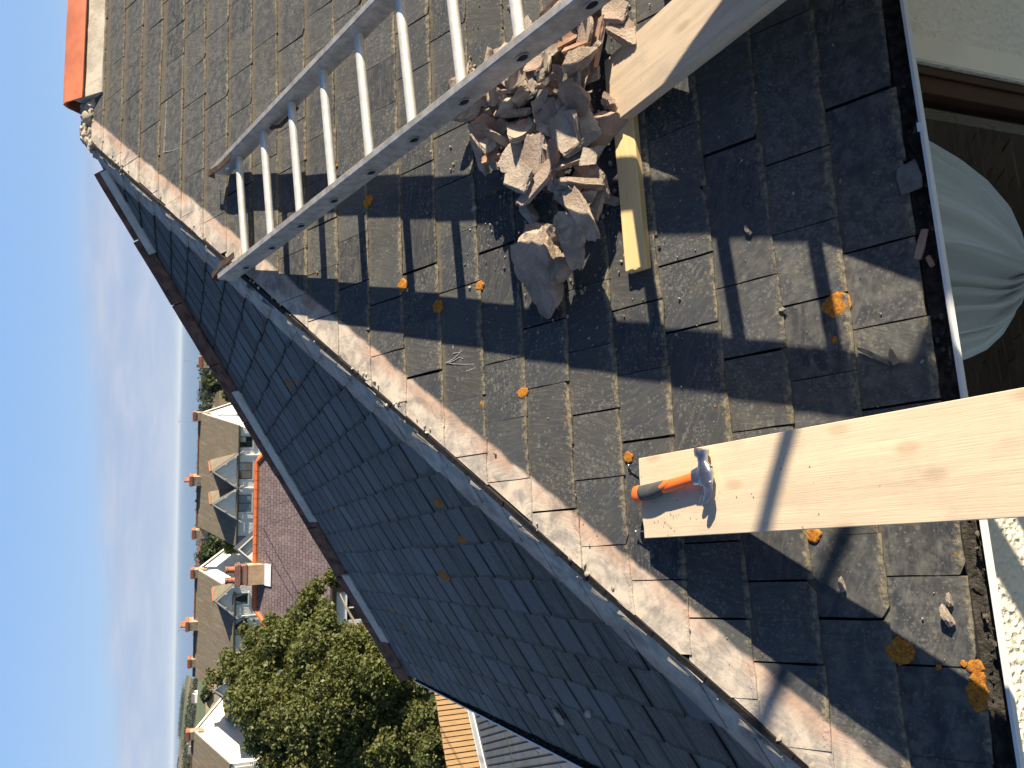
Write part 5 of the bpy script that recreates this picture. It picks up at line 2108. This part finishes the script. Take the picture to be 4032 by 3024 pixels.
mb.obox(cz - mu * (ww_ / 2 - 0.06) + Vector((0, 0, 0.38)) - mbk * 0.05, mu * (ww_ - 0.12), (0, 0, 0.07), -mbk * 0.04)
mb.obox(cz - mu * (ww_ / 2 - 0.06) + Vector((0, 0, 0.45)) - mbk * 0.022, mu * (ww_ - 0.12), (0, 0, 0.34), -mbk * 0.02)
mb.build('top_light', M['win_frame'], wf)
nf = (e10 - e00).cross(mr0 - e00).normalized()
cb_ = on_plane((1052, 2262), e00, nf)
cw = abs((on_plane((1052, 2223), e00, nf) - on_plane((1052, 2301), e00, nf)).length)
ctop = at_dist((925, 2262), hypot(cb_.x - CAM.x, cb_.y - CAM.y)).z
M['chimney_sand'] = simple('sandy_chimney_render', (0.46, 0.32, 0.20), 0.9, 0.2, 3)
M['old_brick'] = tiled_mat('old_red_brick', (0.20, 0.075, 0.05), (0.27, 0.11, 0.075), 0.075, 0.225, 0.5, (0.30, 0.25, 0.22))
mb = MB()
z = Vector((0, 0, 1))
cbase = cb_ + mbk * 0.05
o = Vector((cbase.x, cbase.y, cbase.z - 0.4))
mb.obox(o - mu * cw / 2, mu * cw, mbk * 0.62, (0, 0, (ctop - cbase.z) * 0.62 + 0.4))
mch = mb.build('chimney', M['chimney_sand'], mh)
mb = MB()
zb0 = cbase.z + (ctop - cbase.z) * 0.62
mb.uv = {'tile': []}
for g, a0, a1 in ((0.03, 0.0, 0.10), (-0.02, 0.10, 0.55), (0.05, 0.55, 0.8), (0.0, 0.8, 1.0)):
    h0, h1 = zb0 + (ctop - zb0) * a0, zb0 + (ctop - zb0) * a1
    i0 = len(mb.f)
    mb.obox(Vector((o.x, o.y, h0)) - mu * (cw / 2 + g) - mbk * g, mu * (cw + 2 * g), mbk * (0.62 + 2 * g), (0, 0, h1 - h0))
    for f in mb.f[i0:]:
        for vi in f:
            p = Vector(mb.v[vi])
            mb.uv['tile'].append((p.dot(mu) + p.dot(mbk), p.z))
mb.build('chimney_brickwork', M['old_brick'], mch)
mb = MB()
mb.obox(Vector((o.x, o.y, cbase.z - 0.05)) - mu * (cw / 2 + 0.04) - mbk * 0.035, mu * (cw + 0.08), mbk * 0.05, (0, 0, 0.18))
mb.obox(cb_ - mu * (cw / 2 + 0.05) - mbk * 0.28 + Vector((0, 0, -0.155)), mu * (cw + 0.1), mbk * 0.30 + Vector((0, 0, 0.215)), nf * (0.03 if nf.z > 0 else -0.03))
mb.build('chimney_flashing', M['upvc'], mch)
for k in (-0.27, 0.27):
    q = Vector((o.x, o.y, ctop)) + mu * cw * k + mbk * 0.31
    mb = MB()
    prof = [(0.17, 0), (0.15, 0.05), (0.135, 0.30), (0.165, 0.32), (0.165, 0.42), (0.11, 0.42), (0.10, 0.2)]
    mb.rings([[q + Vector((cos(2 * pi * j / 14) * r, sin(2 * pi * j / 14) * r, zz)) for j in range(14)] for r, zz in prof], True)
    mb.build('chimney_pot', M['terracotta'], mch, 50)
sk = on_plane((1152, 2418), e00, nf)
nfu = nf if nf.z > 0 else -nf
upv = nfu.cross(mu).normalized()
mb = MB()
mb.cbox(sk + nfu * 0.03, mu * 0.5, upv * 0.62, nfu * 0.10)
rw = mb.build('roof_window', M['gutter_dark'], mh)
mb = MB()
mb.cbox(sk + nfu * 0.085, mu * 0.40, upv * 0.50, nfu * 0.012)
mb.build('pane', M['black_glass'], rw)
dpx = on_plane((1480, 2508), wpl, mbk)
mb = MB()
mb.tube([Vector((dpx.x, dpx.y, ez - 0.2)) - mbk * 0.1, Vector((dpx.x, dpx.y, -10.2)) - mbk * 0.1], 0.06, 8)
mb.build('downpipe', M['trim'], mh)
# cables slung from this house over the hip
for (a, b2), lab in ((((1009, 2010), (1153, 1954)), 'thin dark cable over the mauve roof, the shorter, right of the other cable'), (((1008, 2080), (1190, 2010)), 'thin dark cable over the mauve roof, the longer, left of the other cable')):
    p = at_dist(a, 42.6)
    q = at_dist(b2, 30)
    e_ = p + (q - p) * 1.9
    mb = MB()
    mb.tube([p + (e_ - p) * f - Vector((0, 0, 0.25 * sin(pi * f))) for f in [i / 12 for i in range(13)]], 0.013, 5)
    tag(mb.build('overhead_cable', M['gutter_dark'], None, 180), lab, 'cable')

# small dark-roofed outbuilding between the blocks
ob = at_dist((985, 2160), 66)
obr = thing('outbuilding', Vector((ob.x, ob.y, GT)), 'small outbuilding with a dark pitched roof in the gap between the two gabled blocks', 'outbuilding')
u2 = (TU * 0.9 - TBK * 0.25).normalized()
b2_ = Vector((-u2.y, u2.x, 0))
if b2_.y < 0:
    b2_ = -b2_
pz = at_dist((935, 2140), 66).z
wv2 = 1.5
c = at_dist((1000, 2160), 66)
lowz = at_dist((1010, 2110), 66).z
mb = MB()
p0 = Vector((c.x, c.y, GT)) - u2 * 1.2
prof = [p0, p0 + u2 * 2.4, p0 + u2 * 2.4 + Vector((0, 0, lowz - GT)), p0 + u2 * 1.2 + Vector((0, 0, pz - GT)), p0 + Vector((0, 0, lowz - GT))]
mb.prism(prof, b2_ * 4)
mb.build('wall', M['grey_wall'], obr)
mb = MB()
for s in (0, 1):
    a = prof[4] if s == 0 else prof[2]
    dn = (a - prof[3]).normalized() * 0.3
    roof_slab(mb, [a + dn - b2_ * 0.25, a + dn + b2_ * 4.2, prof[3] + b2_ * 4.2 + Vector((0, 0, 0.05)), prof[3] - b2_ * 0.25 + Vector((0, 0, 0.05))], 0.08, b2_)
mb.build('roof', M['slate_dark'] if 'slate_dark' in M else M['gutter_dark'], obr)
mb = MB()
for a in (prof[4], prof[2]):
    dn = (a - prof[3]).normalized() * 0.3
    mb.obox(a + dn - b2_ * 0.28, prof[3] - a - dn, -b2_ * 0.04, (0, 0, -0.15))
mb.build('barge_board', M['trim'], obr)

# tan-roofed buildings and blue shed seen between the second and third block
M['tan'] = simple('sandy_flat_roof', (0.34, 0.27, 0.17), 0.9, 0.2, 0.6)
M['blue'] = simple('blue_sheeting', (0.012, 0.022, 0.17), 0.5, 0.3, 1.2)
p0 = at_dist((905, 2790), 92)
mb = MB()
q0_, q1_ = at_dist((905, 2745), 92), at_dist((905, 2812), 92)
zl, zh = at_dist((922, 2780), 92).z, at_dist((898, 2780), 92).z
blue = thing('blue_shed', Vector((p0.x, p0.y, GT)), 'dark blue sheeted shed under the sandy roof between the white and cream blocks', 'shed')
bdirv = (q1_ - q0_)
bdirv.z = 0
mb.obox(Vector((q0_.x, q0_.y, GT)), bdirv, Vector((0.3, 3, 0)), (0, 0, zh - GT))
mb.build('wall', M['blue'], blue)
mb = MB()
rl, rr2 = at_dist((893, 2735), 91.5), at_dist((872, 2830), 91.5)
bk0, bk1 = at_dist((838, 2735), 112), at_dist((838, 2835), 112)
zlow = zh + 0.03
for p in (rl, rr2):
    p.z = zlow
for p in (bk0, bk1):
    p.z = at_dist((842, 2780), 112).z
roof_slab(mb, [rl, rr2, bk1, bk0], 0.15, bdirv)
mb.build('roof', M['tan'], blue)
# arcaded building behind it
ar = at_dist((812, 2785), 150)
arc = thing('arcade', Vector((ar.x, ar.y, -9)), 'low sandy arcade with two dark round arches in front of the green field', 'building')
a0, a1 = at_dist((835, 2720), 150), at_dist((835, 2850), 150)
ztop = at_dist((812, 2785), 150).z
zbot = at_dist((845, 2785), 150).z
dirA = a1 - a0
dirA.z = 0
LA = dirA.length
dirA = dirA.normalized()
bkA = Vector((-dirA.y, dirA.x, 0))
if bkA.y < 0:
    bkA = -bkA
mb = MB()
base = Vector((a0.x, a0.y, 0))
hole = []
poly = [(0, zbot), (0, ztop), (LA, ztop), (LA, zbot)]
for cxx in (LA * 0.80, LA * 0.32):
    for j in range(13):
        a = pi * j / 12
        poly.append((cxx + 1.25 * cos(a), zbot + 0.05 + 1.15 * sin(a)))
mb.prism([base + dirA * x + Vector((0, 0, zz)) for x, zz in poly], bkA * 0.8)
mb.build('wall', M['tan'], arc)
mb = MB()
mb.obox(base + bkA * 0.82 + Vector((0, 0, -9)), dirA * LA, bkA * 5, (0, 0, ztop + 9 - 0.05))
mb.build('back_wall', M['chimney'], arc)

# fence and shed roof below the side gutter
M['fence'] = wood_mat('orange_fence_boards', (0.36, 0.235, 0.12), (0.29, 0.18, 0.085), 0.6, 0.2)
f0, f1 = at_dist((1765, 3060), 25.5), at_dist((1770, 2660), 26.3)
fd = f1 - f0
fd.z = 0
FL = fd.length
fd = fd.normalized()
fb = Vector((-fd.y, fd.x, 0))
if fb.y < 0:
    fb = -fb
ft = f0.z
fence = thing('board_fence', Vector((f0.x, f0.y, ft - 1.9)), 'orange-brown timber fence of overlapping upright boards below the tree', 'fence')
nb = int(FL / 0.155)
mbs = [MB(), MB()]
for m_ in mbs:
    m_.uv = {'tile': []}
rr = random.Random(6)
for k in range(2 * nb):
    m_ = mbs[0]
    back = k % 2
    w_ = 0.122
    kk = k // 2
    h_ = 1.9 + (rr.uniform(-0.012, 0.012))
    oo = Vector((f0.x, f0.y, ft - 1.9)) + fd * (0.155 * kk + 0.0775 * back) + fb * (0.055 * back)
    i0 = len(m_.f)
    m_.obox(oo, fd * (w_ + rr.uniform(-0.006, 0.006)), fb * 0.02, (0, 0, h_ - 0.02 * back))
    for f in m_.f[i0:]:
        for vi in f:
            p = Vector(m_.v[vi])
            m_.uv['tile'].append((p.z + k * 0.7, (p - oo).dot(fd) + k * 0.31))
mbs[0].build('board', M['fence'], fence)
mb = MB()
mb.uv = {'tile': []}
for zz in (0.35, 1.45):
    i0 = len(mb.f)
    mb.obox(Vector((f0.x, f0.y, ft - 1.9 + zz)) + fb * 0.052, fd * FL, fb * 0.05, (0, 0, 0.09))
    for f in mb.f[i0:]:
        for vi in f:
            p = Vector(mb.v[vi])
            mb.uv['tile'].append((p.dot(fd), p.z))
mb.build('rail', M['fence'], fence)
# felt roof
M['felt'] = simple('blue_grey_felt', (0.10, 0.115, 0.135), 0.8, 0.2, 2.5, 0.002, 30)
zf = at_dist((1905, 2900), 22.5).z
q = [at_dist(p_, d_) for p_, d_ in (((1905, 3150), 22.6), ((1905, 2760), 23.6), ((2300, 2760), 14.5), ((2300, 3150), 13.8))]
for p in q:
    p.z = zf
gz0 = -6.6
shed = thing('shed', Vector((q[0].x, q[0].y, gz0)), 'shed with a blue-grey felt roof and a pale edge in front of the orange fence', 'shed')
q[2].z = q[3].z = zf + 0.35
eu = (q[1] - q[0]).normalized()
ev = (q[3] - q[0]).normalized()
mb = MB()
mb.prism([q[0] + ev * 0.02, q[1] + ev * 0.02, q[2], q[3]], (0, 0, -0.10))
sroof = mb.build('roof', M['felt'], shed)
mb = MB()
wid = (q[1] - q[0]).length
lenv = (q[3] - q[0]).length
for k in range(14):
    x = wid * (k + 0.5) / 14
    mb.obox(q[0] + eu * x + ev * 0.55 + Vector((0, 0, 0.001)), eu * 0.025, ev * (lenv - 0.6), (0, 0, 0.012))
mb.obox(q[0] + ev * lenv * 0.30 + Vector((0, 0, 0.002)), eu * wid, ev * 0.05, (0, 0, 0.014))
mb.build('roof_seam', M['gutter_dark'], sroof)
mb = MB()
mb.obox(q[0] + Vector((0, 0, 0.004)) - ev * 0.04, eu * wid, ev * 0.42, (0, 0, 0.03))
mb.obox(q[0] + Vector((0, 0, -0.12)) - ev * 0.06, eu * wid, ev * 0.03, (0, 0, 0.16))
mb.build('roof_edge', M['trim'], sroof)
mb = MB()
ctr = (q[0] + q[1] + q[2] + q[3]) / 4
qq = [Vector((p.x, p.y, 0)).lerp(Vector((ctr.x, ctr.y, 0)), 0.04) for p in q]
mb.prism([Vector((p.x, p.y, gz0 - 2)) for p in qq], (0, 0, zf - 0.06 - gz0 + 2))
mb.build('wall', M['fence_dark'] if 'fence_dark' in M else M['hip_wood'], shed)

# ------------------------------------------------------------------ trees
M['leaf'] = leaf_mat('tree_leaf', (0.070, 0.092, 0.024), (0.185, 0.190, 0.070))
M['leaf_bright'] = leaf_mat('bright_leaf', (0.10, 0.14, 0.02), (0.20, 0.22, 0.05))
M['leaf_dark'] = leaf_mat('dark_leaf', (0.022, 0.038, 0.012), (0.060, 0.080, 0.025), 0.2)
M['leaf_far'] = leaf_mat('far_leaf', (0.020, 0.032, 0.018), (0.050, 0.065, 0.030), 0.1)
M['bark'] = simple('pale_bark', (0.30, 0.26, 0.20), 0.9, 0.4, 6, 0.01, 30)


def leaf_cloud(name, material, clusters, size, parent, seed, aspect=0.6):
    """clusters: (centre, radius xyz, count); one small bent leaf per entry"""
    rg = np.random.default_rng(seed)
    cs, ns = [], []
    for c, r, n in clusters:
        d = rg.normal(size=(n, 3))
        d /= np.linalg.norm(d, axis=1)[:, None]
        rad_ = rg.random(n) ** 0.45
        # ragged outline
        lump = 1 + 0.28 * np.sin(d[:, 0] * 5 + seed) * np.sin(d[:, 1] * 4.3 + 1.7) + 0.18 * np.sin(d[:, 2] * 9 + d[:, 0] * 7)
        P = np.array(c) + d * np.array(r) * (rad_ * lump)[:, None]
        cs.append(P)
        ns.append(d)
    P = np.concatenate(cs)
    D = np.concatenate(ns)
    n = len(P)
    nrm = D * 0.6 + np.array([0, 0, 0.5]) + rg.normal(size=(n, 3)) * 0.75
    nrm /= np.linalg.norm(nrm, axis=1)[:, None]
    a = np.cross(nrm, rg.normal(size=(n, 3)))
    a /= np.linalg.norm(a, axis=1)[:, None]
    b2 = np.cross(nrm, a)
    s = size * (0.6 + 0.8 * rg.random(n))[:, None]
    v = np.empty((n, 4, 3))
    v[:, 0] = P - a * s
    v[:, 1] = P + b2 * s * aspect + nrm * s * 0.15
    v[:, 2] = P + a * s
    v[:, 3] = P - b2 * s * aspect + nrm * s * 0.15
    me = bpy.data.meshes.new(name)
    me.vertices.add(n * 4)
    me.vertices.foreach_set('co', v.astype(np.float32).ravel())
    me.loops.add(n * 4)
    me.loops.foreach_set('vertex_index', np.arange(n * 4, dtype=np.int32))
    me.polygons.add(n)
    me.polygons.foreach_set('loop_start', np.arange(0, n * 4, 4, dtype=np.int32))
    me.polygons.foreach_set('loop_total', np.full(n, 4, dtype=np.int32))
    me.materials.append(material)
    me.update()
    me.validate()
    o = bpy.data.objects.new(name, me)
    COL.objects.link(o)
    if parent is not None:
        put(o, parent)
    return o


def limbs(mb, base, tips, r0, rr):
    for tip in tips:
        mid = base.lerp(tip, 0.5) + Vector((rr.uniform(-.3, .3), rr.uniform(-.3, .3), rr.uniform(0, .5)))
        path = []
        for k in range(7):
            f = k / 6
            path.append(base.lerp(mid, f).lerp(mid.lerp(tip, f), f))
        mb.tube(path, [r0 * (1 - 0.82 * k / 6) for k in range(7)], 8)


rr = random.Random(31)
# the tree: clumps laid out round its limbs, 27 to 30 m away
CL = [  # (px x, px y, radius px, distance, bright?)
    (1300, 2290, 45, 28.0, 0), (1255, 2335, 60, 28.4, 0), (1235, 2405, 70, 28.8, 0), (1290, 2460, 70, 27.8, 0), (1150, 2490, 80, 29.2, 0),
    (1400, 2540, 70, 27.4, 0), (1460, 2500, 30, 27.2, 0), (1080, 2470, 45, 29.5, 0), (1020, 2530, 55, 29.6, 0), (1100, 2570, 95, 29.0, 0), (1230, 2560, 110, 28.2, 0), (1370, 2570, 110, 27.4, 0), (1510, 2560, 85, 27.0, 0),
    (960, 2480, 26, 30.2, 0), (1000, 2620, 85, 29.4, 0), (900, 2610, 55, 29.8, 0), (860, 2665, 38, 30.2, 0), (920, 2690, 75, 29.6, 0), (1050, 2690, 105, 28.8, 0), (1190, 2690, 120, 28.0, 0), (1340, 2700, 120, 27.2, 1), (1470, 2680, 95, 26.8, 1),
    (1580, 2650, 80, 26.8, 0), (960, 2790, 70, 29.6, 0), (1060, 2810, 105, 28.6, 0), (1190, 2830, 120, 27.8, 0), (1330, 2830, 105, 27.2, 0), (1000, 2890, 60, 29.4, 0), (1090, 2930, 95, 28.8, 0), (1210, 2960, 115, 28.2, 0), (1080, 3020, 80, 29, 0), (1330, 2960, 90, 28.4, 0), (1470, 2800, 70, 27.6, 0), (1600, 2740, 55, 27.2, 0), (1660, 2700, 45, 26.6, 0), (1240, 3080, 110, 28.6, 0), (1090, 3120, 90, 29, 0),
    (1480, 2880, 95, 27.8, 0), (1600, 2830, 80, 27.0, 0), (1420, 3000, 95, 28.2, 0), (1570, 2970, 95, 27.6, 0), (1680, 2790, 50, 26.6, 0), (1690, 2880, 60, 27.0, 0), (1690, 2990, 65, 27.2, 0)]
trunk_base = at_dist((1790, 2745), 28.2)
trunk_base.z = ground_z(trunk_base.x, trunk_base.y)
tree = thing('garden_tree', trunk_base, 'large leafy garden tree in front of the brick house and the gabled blocks', 'tree')
cl1, cl2 = [], []
for x, y, r, d_, br in CL:
    c = at_dist((x, y), d_)
    R_ = r / FPX * d_ * 1.04
    sub = 5
    for k in range(sub):
        q = Vector((rr.gauss(0, 1), rr.gauss(0, 1), rr.gauss(0, 1))).normalized() * R_ * rr.uniform(0.1, 0.85)
        rs = R_ * rr.uniform(0.40, 0.80)
        n_ = int((1150 if x > 1000 else 420) * (rs / 0.5) ** 2) + 50
        (cl2 if (br and k < 1) or rr.random() < 0.03 else cl1).append((tuple(c + q), (rs * 1.1, rs * 1.1, rs * 0.8), n_))
leaf_cloud('crown', M['leaf'], cl1, 0.058, tree, 3)
leaf_cloud('crown_highlight', M['leaf_bright'], cl2, 0.058, tree, 4)
mb = MB()
fork = at_dist((1600, 2720), 28.0)
mb.tube([trunk_base, trunk_base.lerp(fork, 0.5) + Vector((0.1, 0, 0)), fork], [0.20, 0.16, 0.14], 10)
limbs(mb, fork, [at_dist(p_, d_) for p_, d_ in (((1330, 2320), 28), ((1130, 2520), 29), ((930, 2660), 29.6), ((1040, 2820), 28.6), ((1200, 2960), 28.2), ((1350, 2600), 27.5), ((1200, 2740), 28))], 0.11, rr)
mb.build('trunk', M['bark'], tree, 180)
b2 = at_dist((1790, 2690), 27.2)
b2.z = ground_z(b2.x, b2.y)
mb = MB()
mb.tube([b2, at_dist((1600, 2712), 27.2), at_dist((1420, 2760), 27.6)], [0.12, 0.10, 0.04], 8)
mb.build('stem', M['bark'], tree, 180)


def bush(name, px, dist_, rpx, label, cat, material, nleaf, size, zs=1.0, seed=1, sub=12, group=None):
    c = at_dist(px, dist_)
    R_ = rpx / FPX * dist_
    g = Vector((c.x, c.y, ground_z(c.x, c.y)))
    root = thing(name, g, label, cat, group)
    rr = random.Random(seed)
    cl = []
    for k in range(sub):
        q = Vector((rr.gauss(0, 1), rr.gauss(0, 1), rr.gauss(0, 0.9))).normalized() * R_ * rr.uniform(0.1, 0.7)
        q.z *= zs
        rs = R_ * rr.uniform(0.3, 0.5)
        cl.append((tuple(c + q), (rs, rs, rs * 0.85), nleaf // sub))
    leaf_cloud('crown', material, cl, size, root, seed)
    mb = MB()
    mb.tube([g, g.lerp(c, 0.6), c], [R_ * 0.08 + 0.03, R_ * 0.06 + 0.02, 0.02], 7)
    mb.build('trunk', M['bark'], root, 180)
    return root


bush('shrub', (1680, 2930), 26.6, 95, 'pale-leaved shrub in front of the orange fence, under the garden tree', 'shrub', M['leaf'], 7000, 0.045, 1.1, 5)
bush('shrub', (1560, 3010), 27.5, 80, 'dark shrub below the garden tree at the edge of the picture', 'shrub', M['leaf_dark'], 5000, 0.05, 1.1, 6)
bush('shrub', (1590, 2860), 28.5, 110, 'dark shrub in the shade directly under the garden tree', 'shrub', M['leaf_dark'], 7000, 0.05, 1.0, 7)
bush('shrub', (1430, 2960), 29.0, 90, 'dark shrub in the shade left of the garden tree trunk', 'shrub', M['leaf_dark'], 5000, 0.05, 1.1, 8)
bush('conifer', (995, 2925), 62, 45, 'bright green clipped conifer before the cream block', 'conifer', M['leaf_bright'], 5000, 0.10, 1.0, 9)
bush('tree', (845, 2175), 120, 62, 'dark round tree in the gap between the grey and white blocks', 'tree', M['leaf_dark'], 7000, 0.24, 1.0, 10)
bush('tree', (915, 2150), 84, 40, 'olive green bush below the dark tree between the grey and white blocks', 'bush', M['leaf_bright'], 3500, 0.14, 0.8, 11)
bush('tree', (848, 1500), 105, 55, 'dark tree right of the sunlit gable, above the stripped hip', 'tree', M['leaf_dark'], 7000, 0.20, 1.0, 12)
bush('tree', (905, 1540), 95, 45, 'lighter green tree nearest the sunlit gable of the grey block', 'tree', M['leaf'], 4500, 0.16, 0.9, 13)
bush('tree', (812, 2740), 128, 26, 'dark bush at the left end of the white block by the green field', 'bush', M['leaf_dark'], 3000, 0.2, 1.0, 14)
bush('tree', (800, 2350), 260, 18, 'dark tree peeping over the roof ridge of the white block', 'tree', M['leaf_far'], 1600, 0.4, 1.0, 15)
chm = at_dist((795, 1440), 82)
# chimney of a further house just showing over the hip
fh = thing('far_house', Vector((chm.x, chm.y, GT)), 'house hidden behind the far hip, only its buff chimney showing', 'house', None)
cu = TU
ftop = at_dist((782, 1425), 82)
chimney(fh, ftop, TU, TBK, 0.95, 0.7, GT, ftop.z, 0)
aerial(fh, Vector((ftop.x, ftop.y, ftop.z - 0.3)) - TU * 0.1, 1.5)
mb = MB()
o = Vector((ftop.x, ftop.y, 0))
mb.prism([Vector((o.x, o.y, GT)) - TBK * 3.4 - TU * 0.3, Vector((o.x, o.y, -3.2)) - TBK * 3.4 - TU * 0.3, Vector((o.x, o.y, -0.9)) - TU * 0.3, Vector((o.x, o.y, -3.2)) + TBK * 3.4 - TU * 0.3, Vector((o.x, o.y, GT)) + TBK * 3.4 - TU * 0.3], -TU * 9)
mb.build('wall', M['white_wall'], fh)

# woodland belts, far houses and the green field
belts = []
rr = random.Random(41)
for k in range(420):
    az = radians(rr.uniform(-22, 24))
    r = rr.choice((rr.uniform(330, 520), rr.uniform(520, 900), rr.uniform(900, 1350)))
    p = HV(az, r)
    if r < 1000 and -16 < degrees(az) < -5.5:
        continue
    z0 = ground_z(p.x, p.y)
    if z0 < SEA + 1:
        continue
    h = rr.uniform(3.5, 7.0)
    belts.append(((p.x, p.y, z0 + h * 0.5), (h * rr.uniform(0.8, 1.8), h * rr.uniform(0.8, 1.5), h * 0.65), 110))
for k in range(330):
    az = radians(rr.uniform(-24, -7.8))
    r = rr.uniform(960, 1350)
    p = HV(az, r)
    z0 = ground_z(p.x, p.y)
    if z0 < SEA + 0.5:
        continue
    h = rr.uniform(5, 9)
    belts.append(((p.x, p.y, z0 + h * 0.45), (h * 1.5, h * 1.3, h * 0.65), 110))
for k in range(70):                       # copse and hedges on the hill
    az = radians(rr.gauss(-8.4, 0.6)) if k < 40 else radians(rr.uniform(-22, -11))
    r = rr.uniform(2350, 2500)
    p = HV(az, r)
    z0 = ground_z(p.x, p.y)
    if z0 < SEA + 0.5:
        continue
    h = rr.uniform(7, 11) if k < 40 else rr.uniform(3, 5)
    belts.append(((p.x, p.y, z0 + h * 0.4), (h * 2.0, h, h * 0.6), 90))
tag(leaf_cloud('woodland', M['leaf_far'], belts, 1.1, None, 17, 0.8), 'far dark belts of trees along the coast and hill', 'woodland', None, 'stuff')
M['field'] = simple('green_field', (0.13, 0.165, 0.065), 0.95, 0.15, 0.02)
mb = MB()
rows = []
for i in range(13):
    row = []
    for j in range(25):
        p = HV(radians(-17 + 11.0 * j / 24), 380 + 540 * i / 12)
        p.z = ground_z(p.x, p.y) + 0.9
        row.append(p)
    rows.append(row)
mb.rings(rows, False, False)
tag(mb.build('field', M['field'], None, 180), kind='structure')
M['white_far'] = simple('white_far_wall', (0.8, 0.79, 0.76), 0.8, 0.05)
M['red_far'] = simple('red_far_roof', (0.26, 0.11, 0.075), 0.8, 0.3, 0.2)
M['grey_far'] = simple('grey_far_roof', (0.16, 0.15, 0.15), 0.8, 0.3, 0.2)


def far_house(az, r, w_, h_, roofm, wallm, label):
    p = HV(radians(az), r)
    p.z = ground_z(p.x, p.y)
    root = thing('cottage', p, label, 'cottage', 'far cottages along the coast')
    u = Vector((cos(radians(az) + 0.3), -sin(radians(az) + 0.3), 0))
    b2 = Vector((u.y, -u.x, 0))
    zz = Vector((0, 0, 1))
    o = p - u * w_ / 2 - b2 * w_ * 0.3 - zz
    mb = MB()
    mb.prism([o, o + b2 * w_ * 0.6, o + b2 * w_ * 0.6 + zz * (h_ + 1), o + b2 * w_ * 0.3 + zz * (h_ * 1.7 + 0.9), o + zz * (h_ + 1)], u * w_)
    mb.build('wall', wallm, root)
    mb = MB()
    for s in (0, 1):
        a = o + b2 * w_ * 0.6 * s + zz * (h_ + 1)
        t_ = o + b2 * w_ * 0.3 + zz * (h_ * 1.7 + 1.0)
        dn = (a - t_) * 0.08
        mb.prism([a + dn - u * 0.3, a + dn + u * (w_ + 0.3), t_ + u * (w_ + 0.3), t_ - u * 0.3], zz * 0.25)
    mb.build('roof', roofm, root)


rr = random.Random(9)
FARL = 'tiny pale cottage among the far trees towards the sea'
for k in range(46):
    if k < 26:
        az, r = rr.uniform(-5.2, 2), rr.uniform(420, 1000)
    elif k < 36:
        az, r = rr.uniform(-16, -6.5), rr.uniform(920, 1000)
    else:
        az, r = rr.uniform(11, 17), rr.uniform(380, 800)
    far_house(az, r, rr.uniform(6, 11), rr.uniform(2.5, 4), rr.choice((M['red_far'], M['grey_far'], M['grey_far'])), M['white_far'], FARL)

# ------------------------------------------------------------------ air
hm = bpy.data.materials.new('haze')
hm.use_nodes = True
ht = hm.node_tree
ht.nodes.clear()
ho = N(ht, 'ShaderNodeOutputMaterial')
hv = N(ht, 'ShaderNodeVolumePrincipled', inp={'Density': 0.00004, 'Anisotropy': 0.0})
hv.inputs['Color'].default_value = (0.74, 0.87, 1.0, 1)
lk(ht, hv.outputs[0], ho.inputs['Volume'])
mb = MB()
mb.obox((-61000, -61000, -46), (122000, 0, 0), (0, 122000, 0), (0, 0, 120))
tag(mb.build('haze', hm), kind='stuff', label='thin pale air over the far coast and sea', cat='haze')
